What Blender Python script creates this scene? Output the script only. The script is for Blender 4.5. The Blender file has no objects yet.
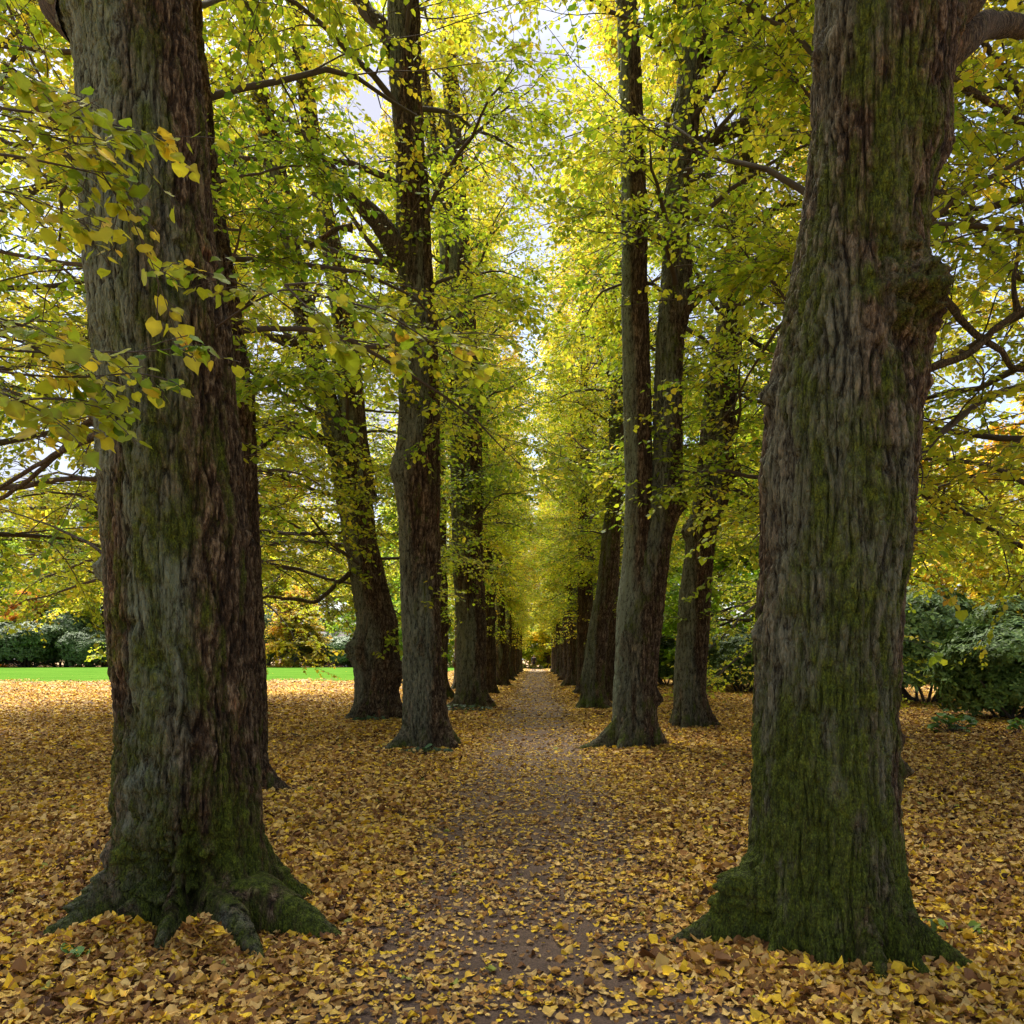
import bpy, math
import numpy as np

# ------------------------------------------------------------------ basics
SC = bpy.context.scene
COL = SC.collection
F, CX, CY, EYE = 800.0, 537.0, 657.0, 1.5       # focal length in px, vanishing point, eye height


def at(px, py, d):
    """a measured image point at a known distance -> place in the world"""
    return np.array([(px - CX) / F * d, d, EYE + (CY - py) / F * d])


# ------------------------------------------------------------------ noise
def _hash(ix, iy, iz, seed):
    h = (ix.astype(np.int64) * 374761393 + iy.astype(np.int64) * 668265263 + iz.astype(np.int64) * 2147483647 + seed * 1274126177) & 0xFFFFFFFF
    h = ((h ^ (h >> 13)) * 1274126177) & 0xFFFFFFFF
    h = ((h ^ (h >> 16)) * 2246822519) & 0xFFFFFFFF
    h = h ^ (h >> 15)
    return (h & 0xFFFFFF) / float(0xFFFFFF)


def noise(p, seed=0):
    """value noise 0..1 for an (n,3) array"""
    i = np.floor(p)
    f = p - i
    u = f * f * (3 - 2 * f)
    i = i.astype(np.int64)
    x, y, z = i[:, 0], i[:, 1], i[:, 2]
    r = 0
    for dx in (0, 1):
        wx = u[:, 0] if dx else 1 - u[:, 0]
        for dy in (0, 1):
            wy = u[:, 1] if dy else 1 - u[:, 1]
            for dz in (0, 1):
                wz = u[:, 2] if dz else 1 - u[:, 2]
                r = r + wx * wy * wz * _hash(x + dx, y + dy, z + dz, seed)
    return r


def fbm(p, seed=0, o=3):
    s, a, t = 0, 1.0, 0
    for k in range(o):
        s = s + a * noise(p * 2 ** k + 17.3 * k, seed + k)
        t += a
        a *= 0.5
    return s / t


def noise2(x, y, s, seed=0, o=2):
    x = np.asarray(x, float)
    return fbm(np.stack([x * s, np.asarray(y, float) * s, np.full_like(x, 0.37)], 1), seed, o)


def smooth(a, b, x):
    t = np.clip((x - a) / (b - a), 0, 1)
    return t * t * (3 - 2 * t)


# ------------------------------------------------------------------ mesh helpers
def mesh(name, V, faces, mat, smooth_shade=True, attrs=None, matidx=None):
    """faces: list of (n,k) int arrays"""
    me = bpy.data.meshes.new(name)
    V = np.ascontiguousarray(V, dtype=np.float32)
    me.vertices.add(len(V))
    me.vertices.foreach_set('co', V.ravel())
    tot = sum(f.size for f in faces)
    nf = sum(len(f) for f in faces)
    me.loops.add(tot)
    me.polygons.add(nf)
    me.loops.foreach_set('vertex_index', np.concatenate([f.ravel() for f in faces]).astype(np.int32))
    sizes = np.concatenate([np.full(len(f), f.shape[1], np.int32) for f in faces])
    st = np.zeros(nf, np.int32)
    st[1:] = np.cumsum(sizes)[:-1]
    me.polygons.foreach_set('loop_start', st)
    me.polygons.foreach_set('use_smooth', np.full(nf, smooth_shade))
    for m in (mat if isinstance(mat, (list, tuple)) else [mat]):
        me.materials.append(m)
    if matidx is not None:
        me.polygons.foreach_set('material_index', matidx.astype(np.int32))
    for k, a in (attrs or {}).items():
        if a.ndim == 2:
            at_ = me.attributes.new(k, 'FLOAT_COLOR', 'POINT')
            c = np.ones((len(a), 4), np.float32)
            c[:, :3] = a
            at_.data.foreach_set('color', c.ravel())
        else:
            at_ = me.attributes.new(k, 'FLOAT', 'POINT')
            at_.data.foreach_set('value', a.astype(np.float32))
    me.update()
    me.validate()
    return me


def link(name, me, parent=None, loc=(0, 0, 0), rz=0.0, sc=1.0):
    o = bpy.data.objects.new(name, me)
    COL.objects.link(o)
    o.location = loc
    o.rotation_euler = (0, 0, rz)
    o.scale = (sc, sc, sc) if not isinstance(sc, (tuple, list)) else sc
    if parent:
        o.parent = parent
    return o


def tag(o, label=None, cat=None, group=None, kind=None):
    if label: o['label'] = label
    if cat: o['category'] = cat
    if group: o['group'] = group
    if kind: o['kind'] = kind
    return o


def copy_tree(src, parent=None):
    c = src.copy()
    COL.objects.link(c)
    c.parent = parent
    for ch in list(src.children):
        copy_tree(ch, c)
    return c


class Bag:
    def __init__(s): s.V = []; s.F = []; s.n = 0
    def add(s, V, Fs):
        for f in Fs: s.F.append(np.asarray(f) + s.n)
        s.V.append(V); s.n += len(V)
    def mesh(s, name, mat, **k): return mesh(name, np.concatenate(s.V), s.F, mat, **k)


def tubes(P, R, sides=6, rough=0.0, seed=0):
    """P (n,k,3) polylines, R (n,k) radii -> V, [F]"""
    n, k, _ = P.shape
    T = np.gradient(P, axis=1)
    T /= np.linalg.norm(T, axis=2, keepdims=True) + 1e-9
    ref = np.where(np.abs(T[..., 2:3]) > 0.92, np.array([1.0, 0.2, 0.0]), np.array([0, 0, 1.0]))
    # keep one reference for each tube so that rings do not twist
    ref = np.repeat(np.where(np.abs(T[:, :, 2]).mean(1)[:, None, None] > 0.75, np.array([1.0, 0.2, 0.0]), np.array([0, 0, 1.0])), k, 1)
    A = np.cross(T, ref); A /= np.linalg.norm(A, axis=2, keepdims=True) + 1e-9
    B = np.cross(T, A)
    th = np.arange(sides) * 2 * math.pi / sides
    V = P[:, :, None, :] + R[:, :, None, None] * (A[:, :, None, :] * np.cos(th)[None, None, :, None] + B[:, :, None, :] * np.sin(th)[None, None, :, None])
    V = V.reshape(-1, 3)
    if rough:
        C = np.repeat(P.reshape(-1, 3), sides, 0)
        d = V - C
        V = C + d * (1 + rough * (fbm(V * 7, seed, 3)[:, None] - 0.5) * 2)
    i = (np.arange(n) * k * sides)[:, None, None] + (np.arange(k - 1) * sides)[None, :, None]
    a = np.arange(sides)[None, None, :]
    b = (np.arange(sides) + 1)[None, None, :] % sides
    Fq = np.stack([i + a, i + b, i + b + sides, i + a + sides], -1).reshape(-1, 4)
    return V, [Fq]


def path_pts(pts, n):
    """smooth polyline through given points, n samples"""
    pts = np.asarray(pts, float)
    d = np.r_[0, np.cumsum(np.linalg.norm(np.diff(pts, axis=0), axis=1))]
    t = np.linspace(0, d[-1], n)
    out = np.stack([np.interp(t, d, pts[:, j]) for j in range(3)], 1)
    for _ in range(max(1, n // (2 * len(pts)))):
        out[1:-1] = (out[:-2] + 2 * out[1:-1] + out[2:]) / 4
    return out


# ------------------------------------------------------------------ materials
class NT:
    def __init__(s, name):
        s.m = bpy.data.materials.new(name)
        s.m.use_nodes = True
        s.t = s.m.node_tree
        s.t.nodes.clear()
        s.out = s.t.nodes.new('ShaderNodeOutputMaterial')

    def n(s, typ, **kw):
        nd = s.t.nodes.new('ShaderNode' + typ)
        for k, v in kw.items():
            if k.startswith('i_'):
                key = k[2:]
                key = int(key) if key.isdigit() else key.replace('_', ' ')
                if isinstance(v, bpy.types.NodeSocket): s.t.links.new(v, nd.inputs[key])
                else: nd.inputs[key].default_value = v
            else:
                setattr(nd, k, v)
        return nd

    def mix(s, fac, a, b, blend='MIX'):
        nd = s.t.nodes.new('ShaderNodeMix')
        nd.data_type = 'RGBA'; nd.blend_type = blend; nd.clamp_factor = True
        for idx, v in ((0, fac), (6, a), (7, b)):
            if isinstance(v, bpy.types.NodeSocket): s.t.links.new(v, nd.inputs[idx])
            else: nd.inputs[idx].default_value = (*v, 1) if isinstance(v, tuple) and len(v) == 3 else v
        return nd.outputs[2]

    def ramp(s, fac, stops):
        nd = s.t.nodes.new('ShaderNodeValToRGB')
        el = nd.color_ramp.elements
        while len(el) < len(stops): el.new(0.5)
        for e, (p, c) in zip(el, stops):
            e.position = p; e.color = (*c, 1) if len(c) == 3 else c
        s.t.links.new(fac, nd.inputs[0])
        return nd.outputs[0]

    def math(s, op, a, b=0.0, c=None):
        nd = s.t.nodes.new('ShaderNodeMath'); nd.operation = op
        for i, v in enumerate((a, b) if c is None else (a, b, c)):
            if isinstance(v, bpy.types.NodeSocket): s.t.links.new(v, nd.inputs[i])
            else: nd.inputs[i].default_value = v
        return nd.outputs[0]

    def coords(s, scale=(1, 1, 1), rot=(0, 0, 0)):
        tc = s.t.nodes.new('ShaderNodeTexCoord')
        mp = s.n('Mapping', i_Scale=scale, i_Rotation=rot)
        s.t.links.new(tc.outputs['Object'], mp.inputs['Vector'])
        return mp.outputs[0]

    def finish(s, shader):
        s.t.links.new(shader, s.out.inputs[0])
        return s.m


def bark_material(name, tint=(1, 1, 1)):
    t = NT(name)
    co = t.coords((1, 1, 0.30))
    n1 = t.n('TexNoise', i_Vector=co, i_Scale=55.0, i_Detail=6.0, i_Roughness=0.75, i_Distortion=0.4).outputs[0]
    rg = t.n('Attribute', attribute_name='ridge').outputs['Fac']
    n1 = t.math('ADD', n1, t.math('MULTIPLY', t.math('SUBTRACT', rg, 0.55), 0.20))
    n2 = t.n('TexNoise', i_Vector=t.coords((1, 1, 0.3)), i_Scale=5.0, i_Detail=4.0, i_Roughness=0.6).outputs[0]
    vo = t.n('TexVoronoi', feature='DISTANCE_TO_EDGE', i_Vector=t.coords((1, 1, 0.28)), i_Scale=48.0)
    fine = t.n('TexNoise', i_Vector=t.coords((1, 1, 0.7)), i_Scale=120.0, i_Detail=3.0).outputs[0]
    tt = lambda c: tuple(a * b for a, b in zip(c, tint))
    base = t.ramp(n1, [(0.34, tt((0.013, 0.008, 0.004))), (0.46, tt((0.052, 0.032, 0.016))), (0.56, tt((0.115, 0.076, 0.042))), (0.68, tt((0.30, 0.225, 0.135)))])
    red = t.ramp(n2, [(0.35, (0.8, 0.8, 0.8)), (0.55, (1.0, 1.02, 1.0)), (0.66, (1.15, 1.0, 0.9)), (0.72, (1.5, 0.85, 0.62))])
    base = t.mix(1.0, base, red, 'MULTIPLY')
    alg = t.n('Attribute', attribute_name='algae').outputs['Fac']
    an = t.math('MULTIPLY', alg, t.ramp(n1, [(0.36, (0.15,) * 3), (0.52, (1.0,) * 3)]))
    base = t.mix(an, base, t.mix(n2, (0.13, 0.17, 0.09), (0.30, 0.33, 0.235)))
    mo = t.n('Attribute', attribute_name='moss').outputs['Fac']
    mn = t.n('TexNoise', i_Vector=t.coords((1, 1, 0.30)), i_Scale=16.0, i_Detail=7.0, i_Roughness=0.75).outputs[0]
    mf = t.ramp(t.math('ADD', mo, t.math('MULTIPLY', t.math('SUBTRACT', mn, 0.5), 0.9)), [(0.42, (0,) * 3), (0.74, (0.92,) * 3)])
    mcol = t.ramp(t.math('ADD', t.math('MULTIPLY', fine, 0.42), t.math('MULTIPLY', t.n('TexNoise', i_Vector=t.coords((1, 1, 0.6)), i_Scale=28.0, i_Detail=7.0, i_Roughness=0.7).outputs[0], 0.58)), [(0.36, (0.014, 0.019, 0.003)), (0.50, (0.070, 0.095, 0.008)), (0.64, (0.20, 0.25, 0.020))])
    col = t.mix(mf, base, mcol)
    h = t.math('ADD', t.math('MULTIPLY', n1, 0.9), t.math('MULTIPLY', t.math('MINIMUM', vo.outputs[0], 0.18), 2.2))
    h = t.math('ADD', h, t.math('MULTIPLY', fine, 0.35))
    bmp = t.n('Bump', i_Strength=1.0, i_Distance=0.03, i_Height=h)
    b = t.n('BsdfPrincipled', i_Base_Color=col, i_Roughness=0.88, i_Normal=bmp.outputs[0])
    b.inputs['Specular IOR Level'].default_value = 0.2
    return t.finish(b.outputs[0])


def leaf_material(name, transl=0.55, rough=0.5, spec=0.3, sat=1.0):
    t = NT(name)
    a = t.n('Attribute', attribute_name='Col').outputs['Color']
    oi = t.n('ObjectInfo').outputs['Color']
    c = t.mix(1.0, a, oi, 'MULTIPLY')
    b = t.n('BsdfPrincipled', i_Base_Color=c, i_Roughness=rough)
    b.inputs['Specular IOR Level'].default_value = spec
    tc = t.mix(1.0, c, (1.05, 1.03, 0.8), 'MULTIPLY')
    tr = t.n('BsdfTranslucent', i_Color=tc)
    mx = t.n('MixShader', i_0=transl)
    t.t.links.new(b.outputs[0], mx.inputs[1]); t.t.links.new(tr.outputs[0], mx.inputs[2])
    return t.finish(mx.outputs[0])


def plain_material(name, col, rough=0.8, scale=8.0, var=0.25, bump=0.0):
    t = NT(name)
    n = t.n('TexNoise', i_Vector=t.coords(), i_Scale=scale, i_Detail=5.0).outputs[0]
    lo = tuple(x * (1 - var) for x in col); hi = tuple(min(1, x * (1 + var)) for x in col)
    b = t.n('BsdfPrincipled', i_Base_Color=t.mix(n, lo, hi), i_Roughness=rough)
    if bump:
        t.t.links.new(t.n('Bump', i_Strength=bump, i_Distance=0.02, i_Height=n).outputs[0], b.inputs['Normal'])
    return t.finish(b.outputs[0])


def litter_material():
    t = NT('leaf_litter_ground')
    co = t.coords()
    v1 = t.n('TexVoronoi', i_Vector=co, i_Scale=17.0, i_Randomness=1.0)
    v2 = t.n('TexVoronoi', i_Vector=co, i_Scale=9.0, i_Randomness=1.0)
    sep = t.n('SeparateColor'); t.t.links.new(v1.outputs['Color'], sep.inputs[0])
    leafc = t.ramp(sep.outputs[0], [(0.0, (0.10, 0.055, 0.028)), (0.25, (0.26, 0.14, 0.05)), (0.5, (0.42, 0.25, 0.10)), (0.75, (0.50, 0.32, 0.07)), (1.0, (0.60, 0.47, 0.25))])
    n = t.n('TexNoise', i_Vector=co, i_Scale=0.6, i_Detail=5.0).outputs[0]
    dark = t.ramp(n, [(0.3, (0.62, 0.55, 0.5)), (0.7, (1.05, 1.0, 1.0))])
    leafc = t.mix(1.0, leafc, dark, 'MULTIPLY')
    h = t.math('ADD', v1.outputs[0], v2.outputs[0])
    bmp = t.n('Bump', i_Strength=0.9, i_Distance=0.03, i_Height=h)
    b = t.n('BsdfPrincipled', i_Base_Color=leafc, i_Roughness=0.85, i_Normal=bmp.outputs[0])
    return t.finish(b.outputs[0])


def path_material():
    t = NT('trodden_earth')
    co = t.coords()
    n = t.n('TexNoise', i_Vector=co, i_Scale=3.0, i_Detail=8.0, i_Roughness=0.7).outputs[0]
    n2 = t.n('TexNoise', i_Vector=co, i_Scale=85.0, i_Detail=6.0, i_Roughness=0.8).outputs[0]
    c = t.ramp(n, [(0.3, (0.090, 0.050, 0.029)), (0.55, (0.160, 0.094, 0.056)), (0.75, (0.25, 0.158, 0.098))])
    c = t.mix(1.0, c, t.ramp(n2, [(0.36, (0.45,) * 3), (0.5, (0.95,) * 3), (0.64, (1.6,) * 3)]), 'MULTIPLY')
    bmp = t.n('Bump', i_Strength=1.0, i_Distance=0.02, i_Height=n2)
    b = t.n('BsdfPrincipled', i_Base_Color=c, i_Roughness=0.75, i_Normal=bmp.outputs[0])
    return t.finish(b.outputs[0])


def lawn_material():
    t = NT('lawn_grass')
    co = t.coords()
    n = t.n('TexNoise', i_Vector=co, i_Scale=0.25, i_Detail=6.0).outputs[0]
    n2 = t.n('TexNoise', i_Vector=co, i_Scale=14.0, i_Detail=4.0, i_Roughness=0.8).outputs[0]
    c = t.ramp(n, [(0.3, (0.060, 0.145, 0.016)), (0.7, (0.095, 0.19, 0.024))])
    c = t.mix(1.0, c, t.ramp(n2, [(0.3, (0.6,) * 3), (0.7, (1.2,) * 3)]), 'MULTIPLY')
    b = t.n('BsdfDiffuse', i_Color=c, i_Normal=t.n('Bump', i_Strength=0.8, i_Distance=0.05, i_Height=n2).outputs[0])
    return t.finish(b.outputs[0])


BARK = bark_material('mossy_lime_bark')
BARK_FAR = bark_material('dark_lime_bark', (0.85, 0.85, 0.85))
LEAF = leaf_material('autumn_lime_leaf')
FALLEN = leaf_material('fallen_leaf', transl=0.12, rough=0.6, spec=0.15)
RHODO = leaf_material('glossy_evergreen_leaf', transl=0.15, rough=0.5, spec=0.22)
TWIG = plain_material('dark_twig_bark', (0.06, 0.045, 0.032), 0.85, 20, 0.4)

# ------------------------------------------------------------------ leaf templates
# x across, y from stalk to tip, z up
LEAF9 = np.array([(0, -.36, 0), (0, .06, 0), (0, .60, 0), (-.20, -.47, 0), (-.42, -.30, 0), (-.48, -.02, 0), (-.36, .26, 0), (-.12, .46, 0), (.20, -.47, 0), (.42, -.30, 0), (.48, -.02, 0), (.36, .26, 0), (.12, .46, 0)])
LEAF9F = np.array([(0, 4, 3, 3), (0, 1, 5, 4), (1, 7, 6, 5), (1, 2, 7, 7), (0, 8, 9, 9), (0, 9, 10, 1), (1, 10, 11, 12), (1, 12, 2, 2)])
LEAF4 = np.array([(0, -.42, 0), (-.36, -.36, 0), (-.42, .12, 0), (0, .6, 0), (.42, .12, 0), (.36, -.36, 0)])
LEAF4F = np.array([(0, 3, 2, 1), (0, 5, 4, 3)])


def place_leaves(pos, head, nrm, size, colors, rng, hi=False, fold=0.25, curl=0.25, narrow=1.0, wave=0.0):
    """pos,head,nrm (n,3), size (n,), colors (n,3) -> V, [F], Col"""
    T, Fq = (LEAF9, LEAF9F) if hi else (LEAF4, LEAF4F)
    n = len(pos)
    head = head / (np.linalg.norm(head, axis=1, keepdims=True) + 1e-9)
    nrm = nrm - head * (nrm * head).sum(1, keepdims=True)
    nrm /= np.linalg.norm(nrm, axis=1, keepdims=True) + 1e-9
    side = np.cross(head, nrm)
    jx, jy = (rng.normal(1, 0.13, (n, k_)) if hi else 1.0 for k_ in (len(T), len(T)))
    asp = rng.normal(1, 0.13, n)[:, None]
    x = T[None, :, 0] * size[:, None] * narrow * jx * asp
    y = T[None, :, 1] * size[:, None] * jy
    fo = (rng.normal(0.6, 0.7, n) * fold)[:, None]
    cu = (rng.normal(0.5, 1.0, n) * curl)[:, None]
    z = np.abs(x) * fo - cu * (T[None, :, 1] ** 2) * size[:, None]
    z = z + rng.normal(0, wave, n)[:, None] * size[:, None] * np.sin(T[None, :, 1] * 7 + rng.uniform(0, 6, (n, 1))) * np.abs(T[None, :, 0]) * 2
    V = pos[:, None, :] + x[..., None] * side[:, None, :] + y[..., None] * head[:, None, :] + z[..., None] * nrm[:, None, :]
    k = len(T)
    Fs = (np.arange(n) * k)[:, None, None] + Fq[None]
    Fs = Fs.reshape(-1, Fq.shape[1])
    if hi:
        tri = Fs[:, 2] == Fs[:, 3]
        cc = colors[:, None, :] * np.exp(rng.normal(0, 0.10, (n, k, 1)))
        rim = (np.arange(k) > 2) * rng.uniform(0, 1, (n, k)) * (rng.uniform(0, 1, (n, 1)) < 0.3)     # browned margins
        cc = cc * (1 - 0.75 * rim[..., None]) + np.array([0.20, 0.10, 0.04]) * 0.75 * rim[..., None]
        cc[:, :3] *= 1.12
        return V.reshape(-1, 3), [Fs[~tri], Fs[tri][:, :3]], cc.reshape(-1, 3)
    return V.reshape(-1, 3), [Fs], np.repeat(colors, k, 0)


LIME_PAL = np.array([(0.10, 0.21, 0.016), (0.24, 0.36, 0.024), (0.43, 0.49, 0.032), (0.64, 0.56, 0.045), (0.74, 0.47, 0.05), (0.45, 0.22, 0.05)])
FALL_PAL = np.array([(0.045, 0.020, 0.010), (0.16, 0.070, 0.022), (0.34, 0.17, 0.045), (0.48, 0.28, 0.072), (0.62, 0.43, 0.15), (0.64, 0.40, 0.035), (0.74, 0.50, 0.03)])


def pal(P, t, rng, jit=0.12):
    t = np.clip(t, 0, 1) * (len(P) - 1)
    i = np.minimum(t.astype(int), len(P) - 2)
    f = (t - i)[:, None]
    c = P[i] * (1 - f) + P[i + 1] * f
    return c * np.exp(rng.normal(0, jit, (len(t), 1)))


# ------------------------------------------------------------------ tree parts
def trunk_mesh(name, prof, roots=(), burls=(), nth=64, zlev=None, bark=0.012, lump=0.03, flute=0.04, seed=1, mat=None, moss=0.5, algae_dir=math.pi, algae=0.6, zbase=-0.12, cap=True, moss_dir=None):
    """prof rows: z, cx, cy, r (relative to the tree's base)"""
    prof = np.asarray(prof, float)
    if zlev is None:
        zlev = np.r_[np.linspace(zbase, 0.6, 16), np.arange(0.7, prof[-1, 0], 0.15), prof[-1, 0]]
    z = zlev
    cx, cy, r = (np.interp(z, prof[:, 0], prof[:, j]) for j in (1, 2, 3))
    for a in (cx, cy, r):            # round off the corners of the profile
        w = max(1, int(0.25 / max(1e-3, np.median(np.diff(z)))))
        if w > 1:
            kern = np.hanning(2 * w + 1)[0:]; kern /= kern.sum()
            a[:] = np.convolve(np.pad(a, w, mode='edge'), kern, 'valid')
    th = np.arange(nth) * 2 * math.pi / nth
    Z, TH = np.meshgrid(z, th, indexing='ij')
    Rb = np.repeat(r[:, None], nth, 1)
    ct, st = np.cos(TH), np.sin(TH)
    # slow flutes running up the stem
    fp = np.stack([ct.ravel() * 1.6, st.ravel() * 1.6, Z.ravel() * 0.25], 1)
    Rr = Rb * (1 + flute * (noise(fp, seed) - 0.5) * 2).reshape(Z.shape) if False else Rb * (1 + flute * 2 * (noise(fp, seed).reshape(Z.shape) - 0.5))
    for (ang, L, h, w, p) in roots:
        dth = (TH - ang + math.pi) % (2 * math.pi) - math.pi
        t = np.clip(Z / h, 0, 1)
        g = (1 - t) ** p
        ww = w * (0.75 + 0.5 * t)
        Rr = Rr + L * g * np.exp(-(dth / ww) ** 2)
    for (bz, ang, sz, amp) in burls:
        dth = (TH - ang + math.pi) % (2 * math.pi) - math.pi
        q = ((Z - bz) / sz) ** 2 + (dth * Rb / sz) ** 2
        Rr = Rr + amp * np.exp(-q)
    X = cx[:, None] + ct * Rr
    Y = cy[:, None] + st * Rr
    P = np.stack([X.ravel(), Y.ravel(), Z.ravel()], 1)
    wob = fbm(P * np.array([3.0, 3.0, 1.4]), seed + 5, 3) - 0.5
    warp = np.stack([fbm(P * np.array([5, 5, 3.0]), seed + 9, 2), fbm(P * np.array([5, 5, 3.0]), seed + 19, 2), np.zeros(len(P))], 1) * 0.10
    c1 = np.abs(2 * noise((P + warp * 0.5) * np.array([25, 25, 3.8]), seed + 2) - 1)
    c2 = np.abs(2 * noise((P + warp * 0.5 + 3.3) * np.array([44, 44, 8.5]), seed + 3) - 1)
    c3 = np.abs(2 * noise((P + warp * 0.3 + 7.7) * np.array([66, 66, 20.0]), seed + 4) - 1)
    b3 = fbm(P * np.array([60, 60, 22.0]), seed + 7, 2)
    lowz = 1 - smooth(0.05, 0.55, P[:, 2])
    d = lump * (2 + 1.6 * lowz) * wob + bark * (-1.25 * (1 - smooth(0, 0.34, c1)) - 0.85 * (1 - smooth(0, 0.38, c2)) - 0.4 * (1 - smooth(0, 0.5, c3)) + 0.7 * b3 + 0.35)
    d += lump * 1.3 * lowz * (fbm(P * np.array([14, 14, 4.0]), seed + 61, 3) - 0.5)
    # knobbly tissue on the burls
    for (bz, ang, sz, amp) in burls:
        dth = (TH - ang + math.pi) % (2 * math.pi) - math.pi
        q = (((Z - bz) / sz) ** 2 + (dth * Rb / sz) ** 2).ravel()
        d = d + abs(amp) * 0.9 * np.exp(-q * 0.8) * (fbm(P * 16, seed + 31, 3) - 0.5) * 2
    nz = len(z)
    i = (np.arange(nz - 1) * nth)[:, None]
    a = np.arange(nth)[None, :]
    b_ = (np.arange(nth) + 1)[None, :] % nth
    Fq = np.stack([i + a, i + b_, i + b_ + nth, i + a + nth], -1).reshape(-1, 4)
    # moss and algae as growth of their own shape
    mn = fbm(P * np.array([2.2, 2.2, 0.9]), seed + 41, 4)
    low = 1 - smooth(0.0, 1.3, P[:, 2])
    md = 0 if moss_dir is None else 0.22 * np.cos(TH.ravel() - moss_dir)
    mossv = moss * (0.15 + 0.75 * mn + md) + low * 0.34 * moss
    mossv = mossv + (fbm(P * np.array([13.0, 13.0, 4.5]), seed + 43, 3) - 0.5) * 0.85
    if bark > 0.0: d = d + 0.009 * smooth(0.42, 0.7, mossv) * (0.3 + fbm(P * 75.0, seed + 45, 2))
    P[:, 0] += (ct.ravel()) * d
    P[:, 1] += (st.ravel()) * d
    al = np.cos(TH.ravel() - algae_dir) * 0.55 + 0.25 + (fbm(P * np.array([3.5, 3.5, 0.5]), seed + 51, 3) - 0.5) * 1.9
    al = smooth(0.25, 0.75, al) * algae * (1 - 0.5 * low)
    return mesh(name, P, [Fq], mat or BARK, attrs={'moss': mossv, 'algae': al, 'ridge': 0.5 * smooth(0.05, 0.45, c1) + 0.5 * smooth(0.05, 0.5, c2)})


def grow(start, d0, L, k, rng, wig, grav, gpow=1.0):
    """start (n,3), d0 (n,3) unit, L (n,) -> (n,k,3)"""
    n = len(start)
    P = np.zeros((n, k, 3)); P[:, 0] = start
    d = d0.copy()
    for i in range(1, k):
        t = i / (k - 1)
        d = d + rng.normal(0, wig, (n, 3))
        d[:, 2] += grav * (t ** gpow) if np.isscalar(grav) else grav * (t ** gpow)
        d /= np.linalg.norm(d, axis=1, keepdims=True)
        P[:, i] = P[:, i - 1] + d * (L / (k - 1))[:, None]
    return P


def interp_line(P, idx, t):
    k = P.shape[1]
    f = t * (k - 1)
    i = np.minimum(f.astype(int), k - 2)
    w = (f - i)[:, None]
    a, b = P[idx, i], P[idx, i + 1]
    return a * (1 - w) + b * w, (b - a) / (np.linalg.norm(b - a, axis=1, keepdims=True) + 1e-9)


def horiz_turn(d, ang, rng, up=0.15):
    c, s = np.cos(ang), np.sin(ang)
    o = np.stack([d[:, 0] * c - d[:, 1] * s, d[:, 0] * s + d[:, 1] * c, d[:, 2] * 0.5 + rng.normal(0.0, up, len(d))], 1)
    return o / (np.linalg.norm(o, axis=1, keepdims=True) + 1e-9)


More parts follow.
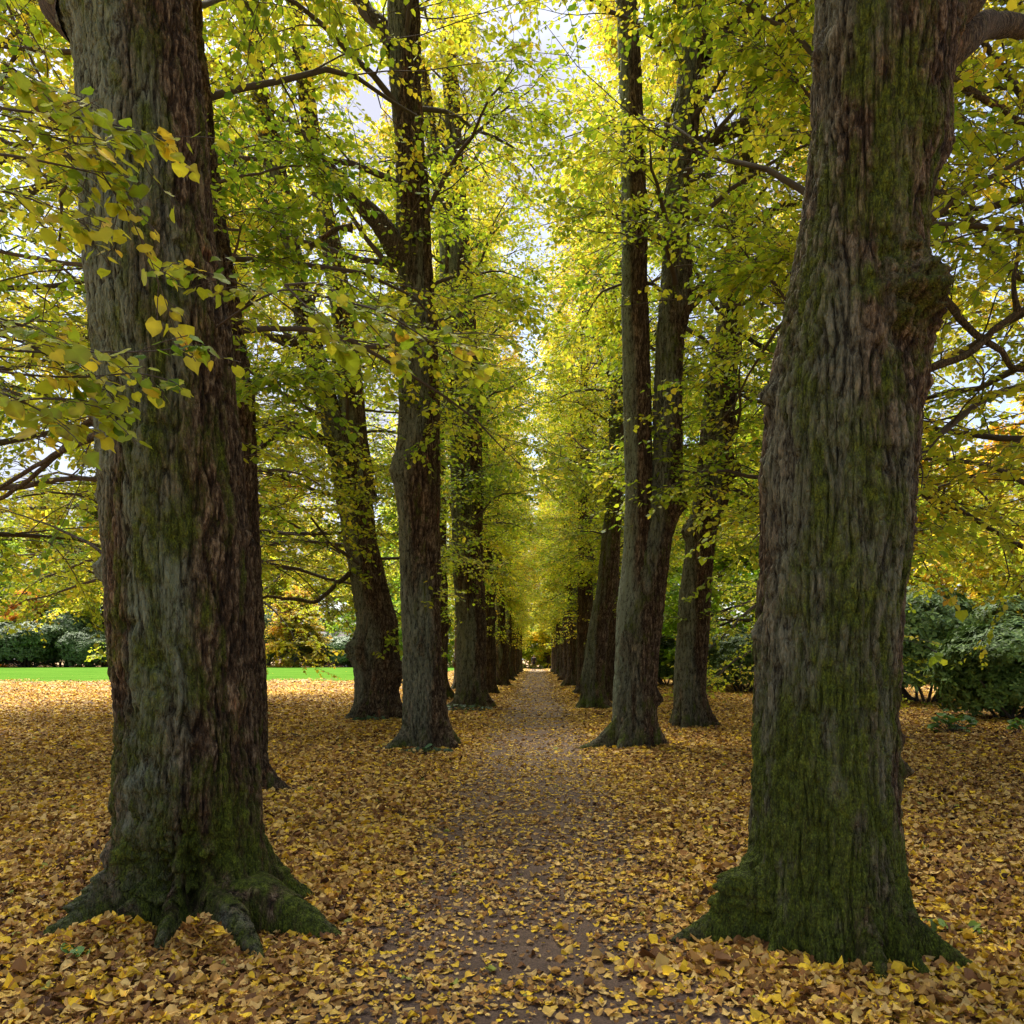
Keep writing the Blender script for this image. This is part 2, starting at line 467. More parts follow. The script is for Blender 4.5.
def crown(seed, prof, H, z0=4.0, nlimb=34, Lmax=4.2, inner=0.0, inner_len=0.4, inner_z=7.5, inner_cut=0.31, m2=10, m3=6, nleaf=11, size=0.078,
          epi=70, epi_z=(2.0, 9.0), yellow=0.0, elev=(15, 62), extra=None, limb_r=0.048, leaf_hi=False, droop=-0.10, fade_far=0.0, top_len=0.45, twig=(0.45, 0.95), zpow=1.15):
    """-> (branch mesh data, leaf mesh data).  inner: azimuth of the side that faces the path"""
    rng = np.random.default_rng(seed)
    prof = np.asarray(prof, float)
    # limbs
    t = (np.arange(nlimb) + rng.uniform(0, 1, nlimb)) / nlimb
    z = z0 + (H - z0 - 0.6) * t ** zpow
    az = np.arange(nlimb) * 2.39996 + rng.uniform(-0.5, 0.5, nlimb) + rng.uniform(0, 6)
    shape = np.interp(t, [0, 0.25, 0.6, 1.0], [0.8, 1.0, 0.85, top_len])
    facing = np.clip(np.cos(az - inner), 0, 1)
    low = 1 - smooth(inner_z - 2, inner_z + 2, z)
    L = Lmax * shape * rng.uniform(0.75, 1.15, nlimb) * (1 - facing * (low * (1 - inner_len) + (1 - low) * inner_cut))
    el = np.radians(np.interp(t, [0, 1], elev) + rng.normal(0, 9, nlimb))
    d0 = np.stack([np.cos(az) * np.cos(el), np.sin(az) * np.cos(el), np.sin(el)], 1)
    ax = np.stack([np.interp(z, prof[:, 0], prof[:, 1]), np.interp(z, prof[:, 0], prof[:, 2]), z], 1)
    rr = np.interp(z, prof[:, 0], prof[:, 3])
    grav = np.interp(t, [0, 0.5, 1], [droop, -0.05, 0.05])
    P1 = grow(ax, d0, L, 10, rng, 0.13, grav)
    base1 = np.minimum(limb_r * (L / Lmax) ** 0.8 + 0.01, rr * 0.75)
    R1 = base1[:, None] * np.linspace(1, 0.12, 10)[None] ** 0.9
    if extra is not None and len(extra):
        pass
    bag = Bag()
    bag.add(*tubes(P1, R1, 8, 0.12, seed))
    # second order
    i2 = np.repeat(np.arange(nlimb), m2)
    t2 = np.clip((np.tile(np.arange(m2), nlimb) + rng.uniform(0, 1, nlimb * m2)) / m2 * 0.84 + 0.16, 0, 0.999)
    s2, dir2 = interp_line(P1, i2, t2)
    sgn = np.where(np.tile(np.arange(m2), nlimb) % 2 == 0, 1, -1)
    d2 = horiz_turn(dir2, sgn * rng.uniform(0.5, 1.25, len(i2)), rng, 0.25)
    L2 = np.maximum(L[i2] * (0.50 * (1 - t2) + 0.16) * rng.uniform(0.7, 1.25, len(i2)), 0.35)
    P2 = grow(s2, d2, L2, 7, rng, 0.17, -0.05)
    R2 = np.maximum(0.34 * base1[i2] * (1 - 0.75 * t2), 0.006)[:, None] * np.linspace(1, 0.25, 7)[None]
    bag.add(*tubes(P2, R2, 5))
    # limb tips and second order carry twigs
    n2 = len(i2)
    i3 = np.repeat(np.arange(n2), m3)
    t3 = np.clip((np.tile(np.arange(m3), n2) + rng.uniform(0, 1, n2 * m3)) / m3 * 0.85 + 0.15, 0, 0.999)
    s3, dir3 = interp_line(P2, i3, t3)
    sgn = np.where(np.tile(np.arange(m3), n2) % 2 == 0, 1, -1)
    d3 = horiz_turn(dir3, sgn * rng.uniform(0.3, 1.1, len(i3)), rng, 0.3)
    L3 = rng.uniform(twig[0], twig[1], len(i3))
    P3 = grow(s3, d3, L3, 5, rng, 0.16, -0.09)
    # shoots straight off the trunk
    if epi:
        ez = rng.uniform(epi_z[0], epi_z[1], epi) ** 1.0
        # tufts: shoots come in bunches
        cen = rng.uniform(epi_z[0], epi_z[1], max(3, epi // 7)); caz = rng.uniform(0, 2 * math.pi, len(cen))
        pick = rng.integers(0, len(cen), epi)
        ez = np.clip(cen[pick] + rng.normal(0, 0.22, epi), epi_z[0], None)
        ea = caz[pick] + rng.normal(0, 0.45, epi)
        er = np.interp(ez, prof[:, 0], prof[:, 3]) * 0.9
        se = np.stack([np.interp(ez, prof[:, 0], prof[:, 1]) + np.cos(ea) * er, np.interp(ez, prof[:, 0], prof[:, 2]) + np.sin(ea) * er, ez], 1)
        de = np.stack([np.cos(ea), np.sin(ea), rng.uniform(-0.1, 0.9, epi)], 1)
        de /= np.linalg.norm(de, axis=1, keepdims=True)
        Le = rng.uniform(0.35, 1.15, epi)
        Pe = grow(se, de, Le, 5, rng, 0.14, -0.22)
        P3 = np.concatenate([P3, Pe]); L3 = np.r_[L3, Le]
    R3 = np.full((len(P3), 5), 0.0045) * np.linspace(1.2, 0.5, 5)[None]
    bag.add(*tubes(P3, R3, 3))
    branches = (np.concatenate(bag.V), bag.F)
    # leaves, alternate in a drooping flat spray
    n3 = len(P3)
    il = np.repeat(np.arange(n3), nleaf)
    j = np.tile(np.arange(nleaf), n3)
    tl = np.clip((j + rng.uniform(0, 1, len(j))) / nleaf, 0.02, 0.999)
    keep = rng.uniform(0, 1, len(j)) < np.repeat(np.clip(rng.normal(0.85, 0.25, n3), 0.15, 1), nleaf)
    il, tl, j = il[keep], tl[keep], j[keep]
    sl, dl = interp_line(P3, il, tl)
    sg = np.where(j % 2 == 0, 1, -1)
    hl = horiz_turn(dl, sg * rng.uniform(0.5, 1.5, len(j)), rng, 0.25)
    hl[:, 2] -= rng.uniform(0.1, 0.8, len(j))
    hl /= np.linalg.norm(hl, axis=1, keepdims=True)
    sz = size * np.exp(rng.normal(0, 0.22, len(j)))
    pos = sl + hl * (sz * 0.5 + rng.uniform(0.01, 0.05, len(j)))[:, None] + rng.normal(0, 0.012, (len(j), 3))
    nr = np.stack([rng.normal(0, 0.42, len(j)), rng.normal(0, 0.42, len(j)), np.ones(len(j))], 1)
    tw = rng.normal(0, 0.09, n3)[il]
    tone = 0.31 + yellow + 0.30 * (fbm(pos * 0.45, seed + 3, 2) - 0.5) * 1.6 + 0.20 * smooth(5, 18, pos[:, 2]) + tw + rng.normal(0, 0.085, len(j))
    col = pal(LIME_PAL, tone, rng)
    leaves = place_leaves(pos, hl, nr, sz, col, rng, hi=leaf_hi)
    return branches, leaves


def add_crown(root, nm, br, lv, color=(1, 1, 1, 1), mat=None, barkm=None):
    b = link('branches', mesh(nm + '_branches', br[0], br[1], barkm or TWIG), root)
    l = link('crown', mesh(nm + '_crown', lv[0], lv[1], mat or LEAF, False, {'Col': lv[2]}), root)
    l.color = color
    return b, l


def profile(d, rows, top=19.0, rtop=0.06, lean=(0, 0), base=None):
    """rows (py, left px, right px) of a stem that stands at distance d -> base point, profile rows relative to it"""
    rows = sorted(rows, key=lambda r: -r[0])
    P = []
    for py, l, r in rows:
        c = at((l + r) / 2, py, d)
        P.append([c[2], c[0], 0.0, (r - l) / 2 / F * d])
    bx = P[0][1] if base is None else base
    for p in P: p[1] -= bx
    z1, x1, _, r1 = P[-1]
    for f in (0.3, 0.6, 1.0):
        P.append([z1 + (top - z1) * f, x1 + lean[0] * (top - z1) * f, lean[1] * (top - z1) * f, r1 + (rtop - r1) * f])
    P = [p for p in P if p[0] > 0.05]
    P.insert(0, [-0.3, P[0][1], 0, P[0][3]])
    return bx, P


def stem_levels(zf, df, top, dc=0.12):
    return np.r_[np.arange(-0.14, 0.5, df * 0.8), np.arange(0.5, zf, df), np.arange(zf, top, dc)]


rad = math.radians
TREES = []          # base (x, y, radius) of every tree, for the litter

# ------------------------------------------------------------------ ground
MOUNDS = [(-2.22, 4.16, 0.22, 0.07), (-1.74, 4.12, 0.14, 0.09)]


def ground_z(x, y):
    x = np.asarray(x, float); y = np.asarray(y, float)
    z = (noise2(x, y, 0.45, 3) - 0.5) * 0.10 + (noise2(x, y, 1.7, 8) - 0.5) * 0.03
    z = z * smooth(0.3, 1.5, np.abs(x)) - 0.02 * (1 - smooth(0.3, 1.4, np.abs(x)))
    for (mx, my, s, a) in MOUNDS:
        z = z + a * np.exp(-((x - mx) ** 2 + (y - my) ** 2) / s ** 2)
    return z


def sheet(name, xs, ys, zoff, mat, inside=None):
    X, Y = np.meshgrid(xs, ys, indexing='ij')
    V = np.stack([X.ravel(), Y.ravel(), ground_z(X.ravel(), Y.ravel()) + zoff], 1)
    nx, ny = X.shape
    i = (np.arange(nx - 1) * ny)[:, None]
    j = np.arange(ny - 1)[None, :]
    Fq = np.stack([i + j, i + j + ny, i + j + ny + 1, i + j + 1], -1).reshape(-1, 4)
    return mesh(name, V, [Fq], mat)


g = np.sinh(np.linspace(-6.2, 6.2, 361)) / math.sinh(6.2) * 420
gy = np.sinh(np.linspace(-4.6, 6.4, 421)) / math.sinh(6.4) * 420
tag(link('ground', sheet('ground', g, gy + 4.0, -0.012, litter_material())), kind='structure')
# path: a strip with a wandering edge
ys = np.r_[np.arange(-6, 30, 0.12), np.arange(30, 125, 0.6)]
us = np.linspace(-1, 1, 25)
wl = 1.12 + (noise2(np.full_like(ys, 3.0), ys, 0.8, 5) - 0.5) * 0.5
wr = 1.08 + (noise2(np.full_like(ys, 9.0), ys, 0.8, 6) - 0.5) * 0.5
X = np.where(us[None] < 0, us[None] * wl[:, None], us[None] * wr[:, None]) - 0.04
Yg = np.repeat(ys[:, None], len(us), 1)
V = np.stack([X.ravel(), Yg.ravel(), ground_z(X.ravel(), Yg.ravel()) + 0.006 - 0.02 * (np.abs(np.tile(us, len(ys))) > 0.98)], 1)
i = (np.arange(len(ys) - 1) * len(us))[:, None]; j = np.arange(len(us) - 1)[None]
tag(link('path', mesh('path', V, [np.stack([i + j, i + j + 1, i + j + 1 + len(us), i + j + len(us)], -1).reshape(-1, 4)], path_material())), kind='structure')
# lawn beyond the left trees
n = 60
lx = np.linspace(-190, -9, n)
near = 40 + (lx + 60) * 0.16 * (lx > -60) + (noise2(lx, lx * 0, 0.35, 4) - 0.5) * 9
V = []
for k in range(9):
    V.append(np.stack([lx, near + (113 - near) * k / 8, np.full(n, 0.02 + 0.03 * (0 < k))], 1))
V = np.concatenate(V)
V[:, 2] = ground_z(V[:, 0], V[:, 1]) * 0 + 0.075
V[:n, 2] = -0.1
i = (np.arange(8) * n)[:, None]; j = np.arange(n - 1)[None]
tag(link('lawn', mesh('lawn', V, [np.stack([i + j, i + j + 1, i + j + 1 + n, i + j + n], -1).reshape(-1, 4)], lawn_material())), kind='structure')

# ------------------------------------------------------------------ the big near trees
def make_root(name, x, y, label, group):
    e = bpy.data.objects.new(name, None)
    e.empty_display_size = 0.3
    COL.objects.link(e)
    e.location = (x, y, float(ground_z([x], [y])[0]))
    tag(e, label, 'tree', group)
    return e


def limb(root, bx, by, pts, r0, r1, seed=0, n=34, name='limb', sides=14):
    """pts in world space"""
    P = path_pts(pts, n) - np.array([bx, by, root.location.z])
    P += (np.stack([fbm(P * 3 + 9, seed, 2), fbm(P * 3 + 31, seed, 2), fbm(P * 3 + 71, seed, 2)], 1) - 0.5) * min(0.22, 3.0 * r0) * np.linspace(0, 1, n)[:, None] ** 0.5
    R = np.linspace(r0, r1, n) * (1 + 0.6 * np.exp(-np.linspace(0, 12, n)))
    Vv, Ff = tubes(P[None], R[None], sides, 0.22, seed)
    me = mesh(name, Vv, Ff, BARK, attrs={'moss': np.full(len(Vv), 0.35), 'algae': np.full(len(Vv), 0.1), 'ridge': np.full(len(Vv), 0.5)})
    return link(name, me, root), P


def spray(seed, lines, r0=0.006, nside=7, ltw=(0.15, 0.4), nleaf=8, size=0.075, tone=(0.5, 0.12), hi=True):
    """leafy twigs hanging off given polylines (m,k,3) -> branch mesh data, leaf mesh data"""
    rng = np.random.default_rng(seed)
    bag = Bag()
    P1 = np.stack([path_pts(l, 16) for l in lines])
    bag.add(*tubes(P1, np.full((len(lines), 16), r0) * np.linspace(1.2, 0.35, 16), 5))
    i3 = np.repeat(np.arange(len(lines)), nside)
    t3 = np.clip((np.tile(np.arange(nside), len(lines)) + rng.uniform(0, 1, len(i3))) / nside * 0.8 + 0.2, 0, 0.999)
    s3, d3 = interp_line(P1, i3, t3)
    d3 = horiz_turn(d3, np.where(np.tile(np.arange(nside), len(lines)) % 2, 1, -1) * rng.uniform(0.3, 1.0, len(i3)), rng, 0.15)
    L3 = rng.uniform(*ltw, len(i3))
    P3 = grow(s3, d3, L3, 5, rng, 0.12, -0.10)
    bag.add(*tubes(P3, np.full((len(P3), 5), 0.0022), 4))
    Pl = np.concatenate([P3, np.stack([path_pts(l[-2:], 5) for l in P1])])
    il = np.repeat(np.arange(len(Pl)), nleaf)
    j = np.tile(np.arange(nleaf), len(Pl))
    tl = np.clip((j + rng.uniform(0.2, 0.8, len(j))) / nleaf, 0.02, 0.999)
    sl, dl = interp_line(Pl, il, tl)
    hl = horiz_turn(dl, np.where(j % 2, 1, -1) * rng.uniform(0.5, 1.3, len(j)), rng, 0.2)
    hl[:, 2] -= rng.uniform(0.1, 0.9, len(j))
    hl /= np.linalg.norm(hl, axis=1, keepdims=True)
    sz = size * np.exp(rng.normal(0, 0.22, len(j)))
    pos = sl + hl * (sz * 0.5 + 0.025)[:, None]
    bag.add(*tubes(np.stack([sl, sl * 0.5 + (pos - hl * sz[:, None] * 0.4) * 0.5, pos - hl * sz[:, None] * 0.4], 1), np.full((len(sl), 3), 0.0011), 3))
    nr = np.stack([rng.normal(0, 0.4, len(j)), rng.normal(-0.7, 0.5, len(j)), np.ones(len(j))], 1)
    tn = tone[0] + rng.normal(0, tone[1], len(Pl))[il] + rng.normal(0, 0.09, len(j))
    lv = place_leaves(pos, hl, nr, sz, pal(LIME_PAL, tn, rng), rng, hi=hi, fold=0.14, curl=0.25, wave=0.05)
    return (np.concatenate(bag.V), bag.F), lv


def add_spray(root, nm, br, lv):
    off = np.array(root.location)
    b = link('hanging_branch', mesh(nm + '_twigs', br[0] - off, br[1], TWIG), root)
    l = link('leaves', mesh(nm + '_leaves', lv[0] - off, lv[1], LEAF, False, {'Col': lv[2]}), b)
    return b


AV = 'old lime trees lining the avenue'

# --- left foreground tree
dA = 4.7
bx, prof = profile(dA, [(957, 116, 258), (850, 117, 258), (780, 115, 258), (724, 115, 254), (680, 112, 254), (620, 108, 252), (550, 105, 249), (470, 100, 243), (390, 99, 236), (312, 94, 230), (234, 86, 213), (156, 84, 210), (78, 79, 203), (39, 75, 196), (0, 68, 191)], top=19, lean=(-0.05, 0.02))
TREES.append((bx, dA, 0.45))
tA = make_root('lime_tree', bx, dA, 'massive grey-green lime trunk at the left with blunt mossy roots among piled leaves', AV)
rootsA = [(rad(222), 0.38, 0.70, 0.20, 2.1), (rad(-20), 0.60, 0.27, 0.17, 0.5), (rad(-46), 0.50, 0.24, 0.15, 0.5), (rad(-32), 0.13, 0.75, 0.4, 2.0), (rad(-78), 0.30, 0.55, 0.14, 1.8), (rad(-78), 0.07, 1.5, 0.16, 1.0), (rad(-108), 0.26, 0.5, 0.15, 1.8), (rad(-110), 0.09, 1.7, 0.2, 1.0), (rad(-50), 0.07, 1.4, 0.16, 1.0), (rad(-140), 0.10, 1.2, 0.2, 1.2), (rad(30), 0.35, 0.6, 0.3, 2.2), (rad(100), 0.4, 0.6, 0.35, 2.2), (rad(165), 0.2, 0.5, 0.25, 2.2), (rad(-5), 0.30, 0.40, 0.12, 1.5)]
for _p in prof: _p[3] *= 0.93; _p[1] += 0.012
burlsA = [(2.02, rad(182), 0.09, 0.07), (2.95, rad(180), 0.09, 0.09), (2.45, rad(185), 0.06, 0.05), (5.35, rad(180), 0.25, 0.09), (2.2, rad(2), 0.07, 0.04),
          (1.1, rad(-92), 0.5, -0.035), (0.5, rad(-96), 0.3, -0.05), (0.35, rad(-60), 0.2, -0.09), (0.3, rad(-93), 0.13, -0.12), (0.25, rad(-128), 0.15, -0.10), (0.2, rad(-62), 0.1, -0.08)]
link('trunk', trunk_mesh('trunk_a', prof, rootsA, burlsA, nth=560, zlev=stem_levels(5.9, 0.009, 19.0), bark=0.0145, lump=0.02, flute=0.08, seed=11, moss=0.70, algae_dir=rad(220), algae=1.0, moss_dir=rad(-70)), tA)
br, lv = crown(101, prof, 20.5, z0=8.0, inner=0.0, inner_len=0.6, nlimb=34, epi=20, epi_z=(6, 11), size=0.072, nleaf=15, Lmax=4.8)
add_crown(tA, 'a', br, lv)
limb(tA, bx, dA, [at(95, 20, dA), at(70, 5, dA + .1), at(40, -45, dA + .2), at(0, -120, dA + .4), at(-90, -230, dA + .8)], 0.14, 0.05, 3)
limb(tA, bx, dA, [at(110, 425, dA + .1), at(88, 440, dA + .35), at(60, 452, dA + .7), at(25, 472, dA + 1.2), at(-25, 500, dA + 1.6), at(-90, 520, dA + 2.0)], 0.022, 0.008, 5, name='low_limb', sides=8)
limb(tA, bx, dA, [at(110, 560, dA), at(92, 545, dA + .2), at(62, 530, dA + .5), at(30, 518, dA + .8), at(0, 508, dA + 1.1)], 0.010, 0.004, 6, name='low_limb', sides=6)
# hanging sprays in front of and beside the trunk
lines = [
    [at(-60, 95, 3.3), at(10, 110, 3.4), at(80, 118, 3.6), at(130, 128, 3.75), at(165, 140, 3.8)],
    [at(-60, 60, 3.3), at(5, 75, 3.5), at(60, 105, 3.6), at(110, 125, 3.7), at(140, 150, 3.75)],
    [at(-60, 150, 3.2), at(10, 155, 3.3), at(60, 165, 3.4), at(105, 176, 3.6), at(118, 200, 3.7)],
    [at(-60, 175, 3.2), at(0, 190, 3.3), at(35, 200, 3.4), at(62, 215, 3.5), at(80, 225, 3.5)],
    [at(-60, 120, 3.2), at(5, 130, 3.3), at(45, 135, 3.45), at(85, 145, 3.5), at(105, 160, 3.6)],
    [at(-60, 40, 3.3), at(0, 60, 3.4), at(30, 80, 3.5), at(50, 100, 3.5), at(70, 118, 3.5)],
]
add_spray(tA, 'spray_high', *spray(1, lines, nside=8, nleaf=6, ltw=(0.12, 0.36), size=0.058, tone=(0.40, 0.11)))
lines = [
    [at(-60, 330, 3.2), at(10, 352, 3.3), at(90, 352, 3.5), at(150, 352, 3.65), at(200, 345, 3.7)],
    [at(-60, 360, 3.2), at(20, 375, 3.3), at(80, 378, 3.45), at(140, 372, 3.6), at(175, 382, 3.65)],
    [at(-60, 410, 3.2), at(0, 402, 3.3), at(45, 398, 3.35), at(90, 400, 3.5), at(112, 420, 3.5)],
    [at(-60, 330, 3.3), at(0, 335, 3.3), at(30, 345, 3.4), at(55, 360, 3.4), at(80, 385, 3.5)],
    [at(-60, 380, 3.1), at(0, 392, 3.2), at(30, 405, 3.3), at(48, 415, 3.3), at(60, 425, 3.4)],
    [at(-60, 320, 3.3), at(0, 318, 3.3), at(20, 325, 3.4), at(40, 330, 3.4), at(60, 345, 3.5)],
]
add_spray(tA, 'spray_low', *spray(2, lines, nside=7, nleaf=6, ltw=(0.12, 0.34), size=0.058, tone=(0.34, 0.13)))
add_spray(tA, 'spray_thin', *spray(4, [[at(88, 150, 3.6), at(105, 178, 3.65), at(130, 215, 3.75), at(155, 270, 3.85), at(175, 330, 3.9)]], r0=0.0035, nside=9, nleaf=2, ltw=(0.05, 0.22), size=0.070, tone=(0.50, 0.06)))
lines = [
    [at(206, 335, 4.6), at(240, 310, 4.5), at(285, 285, 4.4), at(340, 300, 4.4), at(400, 325, 4.5), at(470, 352, 4.6)],
    [at(240, 310, 4.5), at(260, 292, 4.4), at(225, 278, 4.2), at(205, 272, 4.2), at(185, 268, 4.1)],
    [at(285, 285, 4.4), at(320, 282, 4.4), at(345, 300, 4.4), at(375, 330, 4.5), at(400, 360, 4.5)],
    [at(285, 285, 4.4), at(300, 300, 4.4), at(315, 315, 4.4), at(325, 330, 4.4), at(340, 345, 4.4)],
    [at(340, 300, 4.4), at(385, 312, 4.4), at(420, 335, 4.5), at(445, 350, 4.5), at(480, 372, 4.6)],
]
add_spray(tA, 'spray_mid', *spray(3, lines, nside=8, nleaf=6, ltw=(0.10, 0.34), size=0.058, tone=(0.36, 0.13)))

# --- right foreground tree
dB = 4.3
bx, prof = profile(dB, [(950, 754, 903), (860, 750, 900), (780, 752, 895), (724, 755, 893), (640, 757, 898), (600, 758, 900), (540, 762, 910), (470, 763, 914), (400, 768, 920), (350, 778, 922), (300, 787, 924), (250, 797, 924), (200, 806, 930), (160, 811, 942), (120, 815, 947), (70, 814, 951), (0, 817, 958)], top=19, lean=(0.03, 0.02))
TREES.append((bx, dB, 0.42))
tB = make_root('lime_tree', bx, dB, 'massive mossy lime trunk at the right with a dark knobbly burl halfway up', AV)
rootsB = [(rad(184), 0.38, 0.24, 0.11, 1.1), (rad(190), 0.12, 0.5, 0.22, 1.5), (rad(222), 0.15, 0.5, 0.16, 1.8), (rad(250), 0.12, 0.6, 0.2, 2.0), (rad(-84), 0.24, 0.6, 0.17, 2.2), (rad(-66), 0.30, 0.45, 0.09, 1.5), (rad(-44), 0.42, 0.26, 0.09, 1.3), (rad(-20), 0.12, 0.5, 0.25, 2.2), (rad(40), 0.35, 0.6, 0.3, 2.2), (rad(110), 0.35, 0.6, 0.3, 2.2)]
zz = lambda py: EYE + (CY - py) / F * dB
for _p in prof: _p[3] *= 0.97
burlsB = [(0.28, rad(186), 0.11, 0.17), (zz(315), rad(-55), 0.15, 0.11), (zz(298), rad(-38), 0.10, 0.05), (zz(345), rad(-32), 0.12, 0.05), (zz(360), rad(-70), 0.12, -0.03), (zz(392), rad(-20), 0.10, 0.03), (zz(275), rad(-66), 0.07, 0.035), (zz(283), rad(-86), 0.09, -0.045), (zz(400), rad(-60), 0.18, -0.025), (zz(322), rad(-78), 0.12, 0.03),
          (zz(395), rad(182), 0.05, 0.055), (zz(470), rad(180), 0.07, 0.03), (zz(635), rad(182), 0.06, 0.04), (zz(520), rad(0), 0.05, 0.045), (zz(587), rad(0), 0.05, 0.04), (zz(460), rad(-5), 0.06, 0.04), (zz(150), rad(-5), 0.14, 0.04), (zz(35), rad(-15), 0.14, 0.04), (zz(768), rad(-18), 0.06, 0.05), (zz(738), rad(-22), 0.05, 0.04), (zz(60), rad(190), 0.08, 0.03)]
link('trunk', trunk_mesh('trunk_b', prof, rootsB, burlsB, nth=560, zlev=stem_levels(5.6, 0.009, 19.0), bark=0.0145, lump=0.018, flute=0.06, seed=23, moss=0.80, algae_dir=rad(205), algae=0.55, moss_dir=rad(-110)), tB)
br, lv = crown(102, prof, 20.5, z0=8.0, inner=math.pi, inner_len=0.6, nlimb=34, epi=20, epi_z=(6, 11), size=0.072, nleaf=15, Lmax=4.8)
add_crown(tB, 'b', br, lv)
limb(tB, bx, dB, [at(925, 62, dB + .1), at(950, 52, dB + .1), at(975, 36, dB + .2), at(1000, 27, dB + .4), at(1030, 24, dB + .6), at(1100, -20, dB + 1.2)], 0.075, 0.05, 7)
limb(tB, bx, dB, [at(935, 25, dB), at(965, 5, dB), at(1000, -40, dB + .2), at(1060, -120, dB + .4)], 0.08, 0.05, 8)
add_spray(tB, 'b_tuft', *spray(9, [[at(893, 645, dB), at(903, 640, dB), at(915, 642, dB - .05), at(925, 646, dB - .1), at(935, 652, dB - .1)]], r0=0.002, nside=1, nleaf=2, ltw=(0.03, 0.08), size=0.07, tone=(0.33, 0.05)))


# --- middle distance, measured stems
def avenue_tree(d, rows, label, seed, side, roots='auto', burls=(), stems=(), limbs=(), top=19.5, nth=150, df=0.03, zf=11.0, moss=0.5, algae=0.7, lean=(0, 0), **ck):
    bx, prof = profile(d, rows, top=top, lean=lean)
    r0 = prof[0][3]
    TREES.append((bx, d, r0))
    t = make_root('lime_tree', bx, d, label, AV)
    rng = np.random.default_rng(seed)
    if roots == 'auto':
        k = 7
        roots = [(2 * math.pi * (q + rng.uniform(-.3, .3)) / k, rng.uniform(0.22, 0.5), rng.uniform(0.5, 0.9), rng.uniform(0.2, 0.32), rng.uniform(2.0, 2.8)) for q in range(k)]
    link('trunk', trunk_mesh('trunk_%d' % seed, prof, roots, burls, nth=nth, zlev=stem_levels(zf, df, top), bark=0.020, lump=0.035, flute=0.08, seed=seed, moss=moss, algae_dir=math.pi * 1.15, algae=algae), t)
    for si, (srows, stop) in enumerate(stems):
        sb, sp = profile(d + 0.02 + 0.1 * si, srows, top=stop, base=bx)
        sp = [q for q in sp if q[0] > -0.2]
        z0s = sp[0][0]
        lev = np.arange(max(z0s, EYE + (CY - srows_max(srows)) / F * d), stop, 0.05)
        link('stem', trunk_mesh('stem_%d' % seed, sp, (), (), nth=80, zlev=lev, bark=0.011, lump=0.02, flute=0.04, seed=seed + 77, moss=moss * .5, algae=1.2), t)
    for q, (pts, ra, rb) in enumerate(limbs):
        P = [at(a, b, d + (c[0] if c else 0.0)) for a, b, *c in pts]
        limb(t, bx, d, P, ra, rb, seed + q)
    kw = dict(inner=0.0 if side < 0 else math.pi, size=0.070)
    kw.update(ck)
    br, lv = crown(seed + 500, prof, top + 1.5, **kw)
    add_crown(t, 'lime_%d' % seed, br, lv)
    return t


def srows_max(r): return max(q[0] for q in r)


avenue_tree(13.3, [(748, 403, 452), (727, 403, 450), (690, 404, 446), (660, 404, 442), (610, 401, 440), (550, 400, 440), (510, 397, 440), (470, 393, 440), (430, 399, 439), (360, 402, 438), (335, 398, 437), (300, 402, 435), (250, 397, 433), (195, 397, 429), (80, 391, 421), (0, 387, 419)],
            'dark lime behind the first left tree, a thick limb rising to its left', 31, -1,
            roots=[(rad(215), 0.42, 0.6, 0.2, 2.4), (rad(-35), 0.35, 0.8, 0.25, 2.2), (rad(-90), 0.22, 0.7, 0.25, 2.2), (rad(30), 0.3, 0.6, 0.3, 2.2), (rad(120), 0.3, 0.6, 0.3, 2.2)],
            burls=[(EYE + (CY - 340) / F * 13.3, rad(190), 0.16, 0.14), (EYE + (CY - 470) / F * 13.3, rad(185), 0.25, 0.06), (EYE + (CY - 645) / F * 13.3, rad(-80), 0.3, 0.06)],
            limbs=[([(412, 262), (398, 250, -.1), (380, 222, -.2), (352, 196, -.3), (332, 172, -.4), (305, 140, -.5), (285, 120, -.6)], 0.19, 0.06),
                   ([(398, 52), (386, 30, .1), (372, 15, .2), (355, -5, .3), (320, -60, .5)], 0.14, 0.09),
                   ([(352, 228, -.3), (335, 230, -.3), (318, 240, -.3), (305, 250, -.3)], 0.05, 0.03)],
            epi=130, epi_z=(2.2, 9.5), z0=6.3, nlimb=34, nleaf=15)
avenue_tree(19.4, [(722, 357, 393), (690, 356, 396), (650, 355, 398), (620, 358, 398), (600, 354, 391), (534, 344, 376), (480, 333, 370), (440, 326, 366), (400, 314, 338), (339, 299, 321), (250, 278, 300), (160, 264, 284), (78, 249, 266), (0, 235, 250)],
            'forked lime with two fused stems and dark burls at the left field edge', 32, -1,
            roots=[(rad(200), 0.3, 0.6, 0.25, 2.2), (rad(-10), 0.5, 0.9, 0.25, 2.0), (rad(-60), 0.35, 0.7, 0.25, 2.2), (rad(-120), 0.3, 0.7, 0.25, 2.2), (rad(90), 0.3, 0.7, 0.4, 2.2)],
            burls=[(EYE + (CY - 650) / F * 19.4, rad(200), 0.3, 0.2), (EYE + (CY - 672) / F * 19.4, rad(-10), 0.3, 0.2)],
            stems=[([(500, 345, 378), (440, 341, 368), (400, 338, 364), (330, 334, 358), (250, 322, 342), (150, 305, 322), (60, 295, 311), (0, 286, 301)], 19.0)],
            limbs=[([(352, 452), (320, 440, -.5), (300, 425, -1), (275, 430, -1.3), (255, 455, -1.5)], 0.13, 0.06), ([(310, 350), (290, 340, -.4), (270, 335, -.8), (240, 322, -1.2)], 0.12, 0.06),
                   ([(370, 560), (345, 575, -.3), (318, 602, -.8), (290, 598, -1.0), (262, 596, -1.2)], 0.07, 0.03)],
            epi=110, epi_z=(2.2, 10), z0=3.6, nlimb=40, Lmax=5.4, inner_len=0.7, nleaf=15, moss=0.4)
